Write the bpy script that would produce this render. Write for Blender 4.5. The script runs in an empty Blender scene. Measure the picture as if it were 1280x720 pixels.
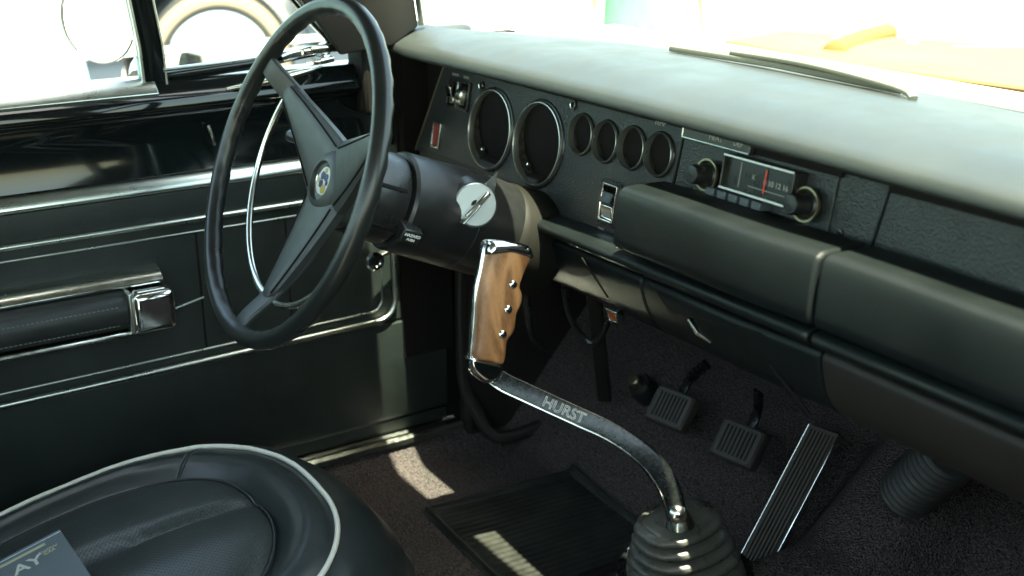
import bpy, bmesh, math, random
from mathutils import Vector, Matrix, noise
random.seed(4)
R_ = math.radians
scene = bpy.context.scene
COL = scene.collection
V = Vector
# ------------------------------------------------------------------ camera
CAM = V((1.63824, -0.50747, 0.94496)); YAW, PIT, ROL, FPX = 1.0096672, 0.3318686, -0.0061015, 1528.555
_f = V((-math.sin(YAW)*math.cos(PIT), math.cos(YAW)*math.cos(PIT), -math.sin(PIT)))
_r = _f.cross(V((0, 0, 1))).normalized(); _u = _r.cross(_f)
_r, _u = (_r*math.cos(ROL)+_u*math.sin(ROL)), (-_r*math.sin(ROL)+_u*math.cos(ROL))
cd = bpy.data.cameras.new('camera'); cam = bpy.data.objects.new('camera', cd); COL.objects.link(cam)
cam.matrix_world = Matrix(((_r.x, _u.x, -_f.x, CAM.x), (_r.y, _u.y, -_f.y, CAM.y), (_r.z, _u.z, -_f.z, CAM.z), (0, 0, 0, 1)))
cd.sensor_width = 36; cd.lens = FPX*36/1280; cd.clip_start = .02; cd.clip_end = 2000
cd.dof.use_dof = True; cd.dof.focus_distance = 1.48; cd.dof.aperture_fstop = 4.5
scene.camera = cam
# ------------------------------------------------------------------ light
SUN = V((.292, -.030, .956)).normalized()
w = bpy.data.worlds.new('World'); scene.world = w; w.use_nodes = True
nt = w.node_tree; sky = nt.nodes.new('ShaderNodeTexSky'); sky.sky_type = 'NISHITA'; sky.sun_disc = False
sky.sun_elevation = math.asin(SUN.z); sky.sun_rotation = math.atan2(SUN.x, SUN.y); sky.air_density = 1.3; sky.dust_density = 3
bg = nt.nodes['Background']; bg.inputs[1].default_value = .15; nt.links.new(sky.outputs[0], bg.inputs[0])
sl = bpy.data.lights.new('sun', 'SUN'); sl.energy = 4.2; sl.angle = R_(.5); sl.color = (1, .96, .88)
so = bpy.data.objects.new('sun', sl); COL.objects.link(so); so.rotation_euler = SUN.to_track_quat('Z', 'Y').to_euler()
scene.view_settings.view_transform = 'Standard'; scene.view_settings.look = 'None'
scene.view_settings.exposure = 2.85; scene.view_settings.gamma = 1
scene.view_settings.use_white_balance = True; scene.view_settings.white_balance_temperature = 7500; scene.view_settings.white_balance_tint = -7
scene.render.engine = 'CYCLES'
# ------------------------------------------------------------------ placement helpers
def ray(px, py): return _f + _r*((px-640)/FPX) - _u*((py-360)/FPX)
def on(px, py, axis, val):
    d = ray(px, py); return CAM + d*((val-CAM[axis])/d[axis])
def onp(px, py, o, n):
    d = ray(px, py); return CAM + d*((o-CAM).dot(n)/d.dot(n))
# ------------------------------------------------------------------ object helpers
def link(o, parent=None):
    COL.objects.link(o)
    if parent is not None:
        o.parent = parent
        if parent.type == 'EMPTY': o.matrix_parent_inverse = Matrix.Translation(-parent.location)
    return o
def tag(o, label, cat=None, group=None, kind=None):
    o['label'] = label
    if cat: o['category'] = cat
    if group: o['group'] = group
    if kind: o['kind'] = kind
    return o
def thing(name, label, cat, loc, group=None):
    o = bpy.data.objects.new(name, None); o.location = loc; o.empty_display_size = .05
    COL.objects.link(o); return tag(o, label, cat, group)
def mesh(name, vs, fs, mat, parent=None, smooth=40, bevel=0, seg=2, sub=0, mi=None):
    me = bpy.data.meshes.new(name); me.from_pydata([tuple(v) for v in vs], [], fs); me.update()
    bm = bmesh.new(); bm.from_mesh(me); bmesh.ops.recalc_face_normals(bm, faces=bm.faces); bm.to_mesh(me); bm.free()
    mats = mat if isinstance(mat, list) else [mat]
    for m in mats: me.materials.append(m)
    if mi:
        for i, k in enumerate(mi): me.polygons[i].material_index = k
    if smooth:
        for p in me.polygons: p.use_smooth = True
        me.set_sharp_from_angle(angle=R_(smooth))
    o = bpy.data.objects.new(name, me); link(o, parent)
    if bevel:
        b = o.modifiers.new('bevel', 'BEVEL'); b.width = bevel; b.segments = seg; b.limit_method = 'ANGLE'; b.angle_limit = R_(35); b.harden_normals = False
        if smooth: me.set_sharp_from_angle(angle=R_(75))
    if sub:
        s = o.modifiers.new('sub', 'SUBSURF'); s.levels = sub; s.render_levels = sub
    return o
def box(c, s, R=None):
    c = V(c); vs = []
    for k in range(8):
        p = V(((k & 1)-.5, ((k >> 1) & 1)-.5, ((k >> 2) & 1)-.5)); p = V((p.x*s[0], p.y*s[1], p.z*s[2]))
        vs.append(c + (R @ p if R else p))
    return vs, [(0, 1, 3, 2), (4, 6, 7, 5), (0, 4, 5, 1), (2, 3, 7, 6), (0, 2, 6, 4), (1, 5, 7, 3)]
def join(*parts):
    vs, fs = [], []
    for a, b in parts:
        n = len(vs); vs += list(a); fs += [tuple(i+n for i in f) for f in b]
    return vs, fs
def frame(axis, up=V((0, 0, 1))):
    z = axis.normalized(); x = up.cross(z)
    if x.length < 1e-3: x = V((1, 0, 0)).cross(z)
    x.normalize(); y = z.cross(x)
    return Matrix((x, y, z)).transposed()
def lathe(prof, o, axis, n=48, up=V((0, 0, 1)), cap=True):
    F = frame(V(axis), up); o = V(o); vs, fs = [], []
    for t, r in prof:
        for k in range(n):
            a = 2*math.pi*k/n; vs.append(o + F @ V((r*math.cos(a), r*math.sin(a), t)))
    for i in range(len(prof)-1):
        for k in range(n):
            fs.append((i*n+k, i*n+(k+1) % n, (i+1)*n+(k+1) % n, (i+1)*n+k))
    if cap:
        if prof[0][1] > 1e-5: fs.append(tuple(range(n)))
        if prof[-1][1] > 1e-5: fs.append(tuple((len(prof)-1)*n+k for k in range(n)))
    return vs, fs
def smoothpath(pts, n=8, closed=False):
    pts = [V(p) for p in pts]; out = []; N = len(pts)
    rng = range(N if closed else N-1)
    for i in rng:
        if closed: p0, p1, p2, p3 = pts[i-1], pts[i], pts[(i+1) % N], pts[(i+2) % N]
        else: p0, p1, p2, p3 = pts[max(i-1, 0)], pts[i], pts[i+1], pts[min(i+2, N-1)]
        for k in range(n):
            t = k/n
            out.append(.5*((2*p1)+(p2-p0)*t+(2*p0-5*p1+4*p2-p3)*t*t+(3*p1-p0-3*p2+p3)*t**3))
    if not closed: out.append(pts[-1])
    return out
def sweep(path, sec, scale=None, up=V((0, 0, 1)), closed=False, cap=True):
    """sec: list of (a,b): a along side, b along up-ish"""
    n = len(sec); vs, fs = [], []; N = len(path)
    for i, p in enumerate(path):
        if closed: t = path[(i+1) % N]-path[i-1]
        else: t = path[min(i+1, N-1)]-path[max(i-1, 0)]
        t.normalize(); s = t.cross(up).normalized(); b = s.cross(t)
        k = scale[i] if scale else 1
        ka, kb = k if isinstance(k, tuple) else (k, k)
        for a, c in sec: vs.append(p + s*a*ka + b*c*kb)
    for i in range(N if closed else N-1):
        j = (i+1) % N
        for k in range(n): fs.append((i*n+k, i*n+(k+1) % n, j*n+(k+1) % n, j*n+k))
    if cap and not closed: fs += [tuple(range(n)), tuple((N-1)*n+k for k in range(n))]
    return vs, fs
def circ(r, n=12, b=None): return [(r*math.cos(2*math.pi*k/n), (b or r)*math.sin(2*math.pi*k/n)) for k in range(n)]
def rrect(w_, h_, r, n=4):
    o = []
    for cx, cy, a0 in ((w_/2-r, h_/2-r, 0), (-w_/2+r, h_/2-r, 90), (-w_/2+r, -h_/2+r, 180), (w_/2-r, -h_/2+r, 270)):
        for k in range(n+1): a = R_(a0+90*k/n); o.append((cx+r*math.cos(a), cy+r*math.sin(a)))
    return o
def tube(pts, r, n=12, sm=8, closed=False, up=V((0, 0, 1))):
    return sweep(smoothpath(pts, sm, closed) if sm else [V(p) for p in pts], circ(r, n), None, up, closed)
def conv(cu, name, mat, parent, M, smooth=40):
    o = bpy.data.objects.new(name+'_tmp', cu); COL.objects.link(o)
    dg = bpy.context.evaluated_depsgraph_get(); me = bpy.data.meshes.new_from_object(o.evaluated_get(dg))
    bpy.data.objects.remove(o); me.name = name; me.materials.clear(); me.materials.append(mat); me.transform(M)
    for p in me.polygons: p.use_smooth = True; p.material_index = 0
    me.set_sharp_from_angle(angle=R_(smooth))
    ob = bpy.data.objects.new(name, me); return link(ob, parent)
def plate(name, outline, holes, thick, bev, M, mat, parent=None, smooth=40, fill=True):
    cu = bpy.data.curves.new(name, 'CURVE'); cu.dimensions = '2D'; cu.fill_mode = 'BOTH'
    for poly in [outline]+list(holes):
        s = cu.splines.new('POLY'); s.points.add(len(poly)-1)
        for i, q in enumerate(poly): s.points[i].co = (q[0], q[1], 0, 1)
        s.use_cyclic_u = True
    cu.extrude = max(thick/2-bev, 0); cu.bevel_depth = bev; cu.bevel_resolution = 2; cu.offset = -bev
    return conv(cu, name, mat, parent, M, smooth)
def text(name, s, size, M, mat, parent, ext=.0003, bold=0, outline=0):
    cu = bpy.data.curves.new(name, 'FONT'); cu.body = s; cu.size = size; cu.align_x = 'CENTER'; cu.align_y = 'CENTER'
    cu.extrude = ext; cu.offset = bold
    if outline: cu.fill_mode = 'NONE'; cu.bevel_depth = outline; cu.extrude = 0
    return conv(cu, name, mat, parent, M)
def circle2(cx, cy, r, n=56): return [(cx+r*math.cos(2*math.pi*k/n), cy+r*math.sin(2*math.pi*k/n)) for k in range(n)]
def mat4(o, x, y, z):
    x, y, z = V(x), V(y), V(z)
    return Matrix(((x.x, y.x, z.x, o[0]), (x.y, y.y, z.y, o[1]), (x.z, y.z, z.z, o[2]), (0, 0, 0, 1)))
# ------------------------------------------------------------------ materials
def M(name, col, rough=.5, metal=0, bump=None, var=0, vscale=8, spec=.5, rvar=0, coat=0, col2=None, sheen=0):
    """bump: (kind, scale, strength, distance)"""
    m = bpy.data.materials.new(name); m.use_nodes = True; n = m.node_tree; L = n.links; b = n.nodes['Principled BSDF']
    b.inputs['Base Color'].default_value = (*col, 1); b.inputs['Roughness'].default_value = rough; b.inputs['Metallic'].default_value = metal
    b.inputs['Specular IOR Level'].default_value = spec; b.inputs['Coat Weight'].default_value = coat
    if sheen: b.inputs['Sheen Weight'].default_value = sheen; b.inputs['Sheen Roughness'].default_value = .6
    tc = n.nodes.new('ShaderNodeTexCoord')
    if var or rvar or col2:
        nz = n.nodes.new('ShaderNodeTexNoise'); nz.inputs['Scale'].default_value = vscale; nz.inputs['Detail'].default_value = 6; nz.inputs['Roughness'].default_value = .65
        L.new(tc.outputs['Object'], nz.inputs['Vector'])
        if var or col2:
            mx = n.nodes.new('ShaderNodeMix'); mx.data_type = 'RGBA'
            rr = n.nodes.new('ShaderNodeMapRange'); rr.inputs[1].default_value = .3; rr.inputs[2].default_value = .7
            L.new(nz.outputs[0], rr.inputs[0]); L.new(rr.outputs[0], mx.inputs[0])
            c2 = col2 or tuple(min(c*(1+var), 1) for c in col); c1 = col if col2 else tuple(c*(1-var) for c in col)
            mx.inputs[6].default_value = (*c1, 1); mx.inputs[7].default_value = (*c2, 1); L.new(mx.outputs[2], b.inputs['Base Color'])
        if rvar:
            nz2 = n.nodes.new('ShaderNodeTexNoise'); nz2.inputs['Scale'].default_value = vscale*2.3; nz2.inputs['Detail'].default_value = 8
            L.new(tc.outputs['Object'], nz2.inputs['Vector'])
            r2 = n.nodes.new('ShaderNodeMapRange'); r2.inputs[1].default_value = .3; r2.inputs[2].default_value = .75
            r2.inputs[3].default_value = max(rough-rvar, .02); r2.inputs[4].default_value = rough+rvar
            L.new(nz2.outputs[0], r2.inputs[0]); L.new(r2.outputs[0], b.inputs['Roughness'])
    if bump:
        kind, sc, st, di = bump
        if kind == 'voronoi':
            t = n.nodes.new('ShaderNodeTexVoronoi'); t.feature = 'SMOOTH_F1'; t.inputs['Scale'].default_value = sc; out = t.outputs['Distance']
        elif kind == 'noise':
            t = n.nodes.new('ShaderNodeTexNoise'); t.inputs['Scale'].default_value = sc; t.inputs['Detail'].default_value = 4; out = t.outputs[0]
        L.new(tc.outputs['Object'], t.inputs['Vector'])
        bp = n.nodes.new('ShaderNodeBump'); bp.inputs['Strength'].default_value = st; bp.inputs['Distance'].default_value = di
        L.new(out, bp.inputs['Height']); L.new(bp.outputs[0], b.inputs['Normal'])
    return m
VINYL = M('black_vinyl', (.016, .019, .018), .42, bump=('voronoi', 900, .35, .0006), var=.25, vscale=9, rvar=.1)
PADV = M('dash_pad_vinyl', (.027, .032, .031), .46, bump=('voronoi', 1100, .3, .0005), var=.12, vscale=7, rvar=.08)
BOLST = M('bolster_vinyl', (.0055, .0078, .0078), .46, spec=.26, bump=('voronoi', 900, .35, .0006), var=.2, vscale=6, rvar=.1)
GRAIN = M('grained_panel', (.021, .025, .025), .42, bump=('voronoi', 520, .75, .0009), var=.2, vscale=10, rvar=.07)
DOORV = M('door_vinyl', (.016, .022, .0195), .46, bump=('voronoi', 700, .5, .0007), var=.35, vscale=7, rvar=.1)
GLOSS = M('black_body_paint', (.004, .006, .006), .09, coat=.25, rvar=.03, vscale=5, spec=.4)
PLAST = M('black_plastic', (.014, .015, .014), .33, rvar=.1, vscale=30, bump=('noise', 700, .12, .0003))
COLPL = M('column_plastic', (.012, .013, .013), .36, rvar=.08, vscale=25, bump=('noise', 500, .15, .0003), var=.2)
RUBB = M('black_rubber', (.018, .018, .016), .55, rvar=.1, vscale=40, bump=('noise', 400, .25, .0005), var=.3)
DARK = M('dark_interior', (.007, .006, .005), .8, spec=.2)
BROWNB = M('brown_black_panel', (.014, .0115, .0085), .6, var=.3, vscale=12, bump=('noise', 300, .2, .0005))
LEATH = M('seat_leather', (.019, .024, .024), .31, bump=('voronoi', 800, .35, .0005), var=.15, vscale=10, rvar=.025)
PIPE = M('white_piping', (.62, .62, .54), .45)
CHROME = M('chrome', (.82, .84, .82), .10, 1, rvar=.04, vscale=30)
CHRDULL = M('worn_chrome', (.58, .6, .55), .22, 1, rvar=.06, vscale=40)
ALU = M('brushed_trim', (.56, .6, .55), .3, 1, rvar=.04, vscale=20)
SATIN = M('satin_key_disc', (.42, .46, .46), .35, .6)
GOLDR = M('brass_ring', (.34, .30, .20), .4, 1)
BLKMET = M('black_worn_metal', (.012, .014, .0135), .24, .3, rvar=.10, vscale=120, bump=('noise', 220, .2, .0005), var=.6)
WHITE = M('white_lettering', (.75, .75, .7), .5)
GREYT = M('grey_lettering', (.32, .33, .30), .5)
RED = M('red_plastic', (.28, .03, .025), .25)
REDN = M('red_needle', (.6, .05, .02), .4)
AMBER = M('amber_lens', (.25, .06, .015), .2)
CONC = M('concrete_ground', (.46, .45, .42), .85, var=.15, vscale=3)
SUNVIS = M('headliner', (.05, .05, .045), .8)
PALEP = M('pale_cyan_paint', (.20, .33, .36), .2, coat=.5)
NAVY = M('navy_paint', (.015, .03, .05), .15, coat=.5)
TYRE = M('tyre_rubber', (.02, .022, .024), .7)
WWALL = M('tan_whitewall', (.24, .17, .11), .6)
GREEN = M('green_cotton', (.12, .27, .17), .8, var=.15, vscale=20)
SKIN = M('skin', (.42, .26, .19), .5)
HAIR = M('brown_hair', (.05, .03, .02), .6)
DENIM = M('white_trousers', (.6, .6, .6), .8)
ORANGE = M('orange_paint', (.23, .13, .055), .6, spec=.1, var=.15, vscale=4)
GLARE_TONE = M('pale_glare_tone', (.36, .33, .24), .6, spec=.1)  # pale colour standing in for glare on the cowl and hood reflections
BKCARD = M('slate_card', (.105, .13, .145), .5, var=.06, vscale=20)
GOLD = M('pale_gold_ink', (.42, .42, .27), .5)
BLUEW = M('pale_blue_ink', (.5, .62, .68), .4)
GLASS = bpy.data.materials.new('window_glass'); GLASS.use_nodes = True
n = GLASS.node_tree; n.nodes.remove(n.nodes['Principled BSDF']); tr = n.nodes.new('ShaderNodeBsdfTransparent'); tr.inputs[0].default_value = (.93, .96, .94, 1)
gl = n.nodes.new('ShaderNodeBsdfGlossy'); gl.inputs['Roughness'].default_value = .02; lw = n.nodes.new('ShaderNodeLayerWeight'); lw.inputs[0].default_value = .5
pw = n.nodes.new('ShaderNodeMath'); pw.operation = 'POWER'; pw.inputs[1].default_value = 4; n.links.new(lw.outputs['Facing'], pw.inputs[0])
fr = n.nodes.new('ShaderNodeMath'); fr.operation = 'MULTIPLY_ADD'; fr.inputs[1].default_value = .2; fr.inputs[2].default_value = .02; n.links.new(pw.outputs[0], fr.inputs[0])
mx = n.nodes.new('ShaderNodeMixShader'); n.links.new(fr.outputs[0], mx.inputs[0]); n.links.new(tr.outputs[0], mx.inputs[1]); n.links.new(gl.outputs[0], mx.inputs[2]); n.links.new(mx.outputs[0], n.nodes['Material Output'].inputs[0])
def carpet_mat():
    m = bpy.data.materials.new('brown_black_carpet'); m.use_nodes = True; n = m.node_tree; L = n.links; b = n.nodes['Principled BSDF']
    tc = n.nodes.new('ShaderNodeTexCoord'); a = n.nodes.new('ShaderNodeTexNoise'); a.inputs['Scale'].default_value = 420; a.inputs['Detail'].default_value = 3; a.inputs['Roughness'].default_value = .7
    c = n.nodes.new('ShaderNodeValToRGB'); c.color_ramp.elements[0].position = .36; c.color_ramp.elements[0].color = (.016, .013, .0125, 1); c.color_ramp.elements[1].position = .66; c.color_ramp.elements[1].color = (.130, .110, .106, 1)
    L.new(tc.outputs['Object'], a.inputs['Vector']); L.new(a.outputs[0], c.inputs[0]); L.new(c.outputs[0], b.inputs['Base Color'])
    bp = n.nodes.new('ShaderNodeBump'); bp.inputs['Strength'].default_value = .9; bp.inputs['Distance'].default_value = .004
    v = n.nodes.new('ShaderNodeTexVoronoi'); v.inputs['Scale'].default_value = 330; L.new(tc.outputs['Object'], v.inputs['Vector'])
    L.new(v.outputs[0], bp.inputs['Height']); L.new(bp.outputs[0], b.inputs['Normal']); b.inputs['Roughness'].default_value = .95; b.inputs['Specular IOR Level'].default_value = .15
    return m
CARPET = carpet_mat()
def wood_mat():
    m = bpy.data.materials.new('walnut_grip_wood'); m.use_nodes = True; n = m.node_tree; L = n.links; b = n.nodes['Principled BSDF']
    tc = n.nodes.new('ShaderNodeTexCoord'); mp = n.nodes.new('ShaderNodeMapping'); mp.inputs['Rotation'].default_value = (R_(-20), R_(10), 0); mp.inputs['Scale'].default_value = (1, 1, .16)
    L.new(tc.outputs['Object'], mp.inputs[0])
    a = n.nodes.new('ShaderNodeTexNoise'); a.inputs['Scale'].default_value = 42; a.inputs['Detail'].default_value = 1.5; a.inputs['Distortion'].default_value = .4; L.new(mp.outputs[0], a.inputs['Vector'])
    mu = n.nodes.new('ShaderNodeMath'); mu.operation = 'MULTIPLY'; mu.inputs[1].default_value = 26; L.new(a.outputs[0], mu.inputs[0])
    si = n.nodes.new('ShaderNodeMath'); si.operation = 'SINE'; L.new(mu.outputs[0], si.inputs[0])
    mr = n.nodes.new('ShaderNodeMapRange'); mr.inputs[1].default_value = -1; mr.inputs[2].default_value = 1; L.new(si.outputs[0], mr.inputs[0])
    f = n.nodes.new('ShaderNodeTexNoise'); f.inputs['Scale'].default_value = 900; mp2 = n.nodes.new('ShaderNodeMapping'); mp2.inputs['Rotation'].default_value = (R_(-20), R_(10), 0); mp2.inputs['Scale'].default_value = (1, 1, .05)
    L.new(tc.outputs['Object'], mp2.inputs[0]); L.new(mp2.outputs[0], f.inputs['Vector'])
    ad = n.nodes.new('ShaderNodeMath'); ad.operation = 'MULTIPLY_ADD'; ad.inputs[1].default_value = .5; L.new(mr.outputs[0], ad.inputs[0]); 
    fm = n.nodes.new('ShaderNodeMath'); fm.operation = 'MULTIPLY'; fm.inputs[1].default_value = .6; L.new(f.outputs[0], fm.inputs[0]); L.new(fm.outputs[0], ad.inputs[2])
    c = n.nodes.new('ShaderNodeValToRGB'); c.color_ramp.elements[0].position = .12; c.color_ramp.elements[0].color = (.14, .055, .018, 1); c.color_ramp.elements[1].position = .85; c.color_ramp.elements[1].color = (.42, .205, .08, 1)
    L.new(ad.outputs[0], c.inputs[0]); L.new(c.outputs[0], b.inputs['Base Color']); b.inputs['Roughness'].default_value = .45; b.inputs['Coat Weight'].default_value = .12
    return m
WOOD = wood_mat()  # satin walnut
def perf_mat():
    m = M('perforated_leather', (.026, .032, .031), .34, var=.2, vscale=10); n = m.node_tree; L = n.links; b = n.nodes['Principled BSDF']
    tc = n.nodes.new('ShaderNodeTexCoord'); mp = n.nodes.new('ShaderNodeMapping'); mp.inputs['Rotation'].default_value = (0, 0, R_(45)); L.new(tc.outputs['Object'], mp.inputs[0])
    mp.inputs['Scale'].default_value = (230, 230, 0); 
    fr = n.nodes.new('ShaderNodeVectorMath'); fr.operation = 'FRACTION'; L.new(mp.outputs[0], fr.inputs[0])
    sb = n.nodes.new('ShaderNodeVectorMath'); sb.operation = 'SUBTRACT'; sb.inputs[1].default_value = (.5, .5, 0); L.new(fr.outputs[0], sb.inputs[0])
    ln = n.nodes.new('ShaderNodeVectorMath'); ln.operation = 'LENGTH'; L.new(sb.outputs[0], ln.inputs[0])
    mr = n.nodes.new('ShaderNodeMapRange'); mr.inputs[1].default_value = .18; mr.inputs[2].default_value = .34; L.new(ln.outputs['Value'], mr.inputs[0])
    bp = n.nodes.new('ShaderNodeBump'); bp.inputs['Strength'].default_value = .8; bp.inputs['Distance'].default_value = .0008; L.new(mr.outputs[0], bp.inputs['Height']); L.new(bp.outputs[0], b.inputs['Normal'])
    return m
PERF = perf_mat()

# ================================================================== SETTING
g = mesh('ground', [(-400, -400, -.28), (400, -400, -.28), (400, 400, -.28), (-400, 400, -.28)], [(0, 1, 2, 3)], CONC, smooth=0); g['kind'] = 'structure'
# carpeted floor with toe board and transmission tunnel, one sheet
def floor_z(x, y):
    z = .02
    if y > .50: z = .02 + (y-.50)*1.15
    if y > .74: z = min(.296 + (y-.74)*4, .58)
    s = lambda a, b, v: (lambda t: t*t*(3-2*t))(max(0, min(1, (v-a)/(b-a))))
    tun = .155*s(.60, .74, x)*(1-s(.79, .88, x))
    z += .034*(1-s(-.005, .05, x))
    z += max(0, tun-(z-.02)*.3)
    return z
vs, fs = [], []; nx, ny = 110, 120
for j in range(ny+1):
    for i in range(nx+1):
        x = -.03 + 1.45*i/nx; y = -.75 + 1.62*j/ny
        z = floor_z(x, y); z += .0025*noise.noise(V((x*9, y*9, 0)))
        vs.append((x, y, z))
for j in range(ny):
    for i in range(nx):
        a = j*(nx+1)+i; fs.append((a, a+1, a+nx+2, a+nx+1))
f = mesh('carpet_floor', vs, fs, CARPET, smooth=60); f['kind'] = 'structure'

# ================================================================== CAR BODY SHELL
body = thing('car_cabin_shell', 'black car body shell around the cabin with roof, pillars and windscreen surround', 'car body', (0.7, 0, -.02))
mesh('roof', *box((.71, -.338, 1.055), (1.40, 1.165, .03)), [SUNVIS], body, bevel=.008)
# windshield pillars (left one is seen through the steering wheel rim)
def pillar(side):
    X = (lambda x: x) if side < 0 else (lambda x: 1.42-x)
    lo = [(X(-.035), .235, .700), (X(.015), .225, .690), (X(.035), .30, .70), (X(.03), .345, .725), (X(-.03), .36, .725)]
    hi = [(X(.055), -.03, 1.045), (X(.085), -.04, 1.040), (X(.10), .17, 1.04), (X(.11), .262, 1.045), (X(.06), .272, 1.045)]
    # bend: upper front edge of the vent window leans back
    mid = [V(a).lerp(V(b), .25) for a, b in zip(lo, hi)]
    rings = [lo, mid, hi]; vs = [v for r in rings for v in r]; fs = []
    for i in range(2):
        for k in range(5): fs.append((i*5+k, i*5+(k+1) % 5, (i+1)*5+(k+1) % 5, (i+1)*5+k))
    fs += [(0, 1, 2, 3, 4), (10, 11, 12, 13, 14)]
    return mesh('windshield_pillar', vs, fs, BROWNB, body, smooth=30, bevel=.004)
pillar(-1); pillar(1)
for x_ in (-.012, 1.432): mesh('pillar_base', *box((x_, .325, .655), (.058, .13, .11)), DARK, body, bevel=.006)
mesh('rocker_sill', *box((-.052, -.2, -.005), (.082, 1.04, .11)), DARK, body)
# chrome reveal strip along the pillar beside the glass
mesh('glass_trim', *sweep([V((.028, .352, .728)), V((.108, .272, 1.045))], rrect(.009, .012, .002)), ALU, body)
mesh('cowl', *join(box((.71, .66, .69), (1.46, .16, .012))), GLARE_TONE, body, bevel=.004)  # cowl coloured pale to imitate blown-out glare
# passenger side door shell and rear bulkhead, behind / beside the camera
mesh('passenger_door', *box((1.445, -.1, .31), (.05, 1.3, .68)), DOORV, body, bevel=.01)
mesh('rear_bulkhead', *box((.71, -.93, .35), (1.38, .05, .75)), DOORV, body, bevel=.01)
mesh('firewall', *join(box((.71, .88, .165), (1.50, .02, .91)), box((.71, .66, .655), (1.38, .44, .02))), DARK, body)
mesh('cowl_side', *join(box((-.050, .607, .19), (.06, .565, .94)), box((-.02, .36, .45), (.05, .09, .50)), box((1.455, .72, .19), (.06, .36, .94)), box((.71, 0, -.04), (1.46, 1.8, .05))), DARK, body)
# kick panel ahead of the door
mesh('kick_panel', *join(box((.004, .60, .36), (.03, .36, .66))), BROWNB, body, bevel=.008)
mesh('door_pillar', *sweep(smoothpath([(.012, .425, .70), (.012, .420, .40), (.012, .418, .16), (.025, .43, .096), (.05, .46, .04), (.07, .54, .05)], 8), rrect(.020, .018, .006), up=V((1, 0, 0))), BROWNB, body)
# sill plate
sp = thing('sill_plate', 'shiny ribbed metal door sill plate between the door and the carpet', 'sill plate', (.0, .1, .05))
secp = [(-.030, 0), (-.030, .008), (-.024, .012), (-.018, .009), (-.012, .012), (-.006, .009), (.0, .012), (.006, .009), (.012, .012), (.020, .012), (.027, .008), (.030, 0)]
vs = []; 
for y in (-.6, .415):
    for a, b in secp: vs.append((a*.85-.008, y, .054+b))
n_ = len(secp); fs = [(k, (k+1) % n_, n_+(k+1) % n_, n_+k) for k in range(n_)]+[tuple(range(n_)), tuple(range(n_, 2*n_))]
mesh('tread_strip', vs, fs, CHRDULL, sp, smooth=25)
for y in (.385, .402): mesh('screw', *lathe([(0, .004), (.002, .0035), (.003, 0)], (-.010, y, .0625), (0, 0, 1), 12), CHROME, sp)
mesh('sill_flange', *box((-.055, -.1, .045), (.034, 1.03, .05)), GLOSS, sp, bevel=.004)
mesh('seal_strip', *tube([(-.03, -.6, .078), (-.03, .38, .078)], .006, 10, 0), RUBB, sp)

# ================================================================== DRIVER DOOR
door = thing('driver_door', 'black driver door with bright trim lines, padded armrest and quarter window', 'car door', (-.03, 0, .09))
def extr(name, prof, y0, y1, mat, parent, bevel=.002, smooth=40, n=2):
    vs = []; N = len(prof)
    for i in range(n):
        y = y0+(y1-y0)*i/(n-1)
        for a, b in prof: vs.append((a, y, b))
    fs = []
    for i in range(n-1):
        for k in range(N): fs.append((i*N+k, i*N+(k+1) % N, (i+1)*N+(k+1) % N, (i+1)*N+k))
    fs += [tuple(range(N)), tuple((n-1)*N+k for k in range(N))]
    return mesh(name, vs, fs, mat, parent, smooth=smooth, bevel=bevel)
YB, YF = -.75, .395
extr('lower_panel', [(-.05, .095), (-.004, .095), (.001, .105), (.002, .262), (-.05, .262)], YB, YF, DOORV, door)
extr('kick_rail', [(-.05, .068), (-.012, .068), (-.008, .074), (-.008, .090), (-.05, .090)], YB, YF, DOORV, door, bevel=.001)
extr('middle_panel', [(-.05, .265), (-.003, .265), (-.003, .479), (-.05, .479)], YB, YF, DOORV, door)
extr('upper_panel', [(-.05, .483), (.001, .483), (.004, .50), (.003, .524), (-.05, .524)], YB, .30, DOORV, door)
extr('chrome_strip', [(-.03, .525), (.006, .525), (.009, .529), (.006, .538), (-.002, .545), (-.03, .545)], YB, .29, ALU, door, bevel=.0015)
extr('painted_panel', [(-.05, .546), (-.004, .546), (-.014, .59), (-.012, .625), (-.002, .634), (-.05, .634)], YB, .32, GLOSS, door, bevel=.002, smooth=60)
extr('window_ledge', [(-.06, .635), (.002, .635), (.007, .640), (.004, .652), (-.012, .662), (-.018, .672), (-.06, .672)], YB, .315, GLOSS, door, bevel=.002, smooth=60)
extr('belt_moulding', [(-.05, .655), (-.004, .655), (-.0005, .659), (-.004, .664), (-.014, .672), (-.022, .678), (-.05, .678)], YB, -.035, ALU, door, bevel=.0015)
# bright beading : U shape
def bead(z0, z1, yf, r, rad, x, name, mat, yb=YB, zb0=0, zb1=0):
    pts = [V((x, yb, z0-zb0))]
    pts.append(V((x, yf-rad, z0)))
    for k in range(1, 8): a = math.pi/2*k/7; pts.append(V((x, yf-rad+rad*math.sin(a), z0-rad+rad*math.cos(a))))
    for k in range(0, 8): a = math.pi/2*k/7; pts.append(V((x, yf-rad+rad*math.cos(a), z1+rad-rad*math.sin(a))))
    pts.append(V((x, yb, z1-zb1)))
    return mesh(name, *sweep(pts, circ(r, 10), up=V((1, 0, 0))), mat, door)
bead(.481, .2715, .303, .0042, .032, .004, 'bright_beading', ALU, zb1=.012)
bead(.461, .286, .283, .0016, .022, -.002, 'inner_piping', ALU, zb1=.012)
for y in (-.004, .13): extr('panel_seam', [(-.006, .285), (-.0015, .285), (-.0015, .46), (-.006, .46)], y, y+.0025, DARK, door, bevel=0)
mesh('panel_piping', *tube([(-.002, -.05, .352), (-.002, .0, .3625)], .0015, 8, 0), ALU, door)
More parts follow.
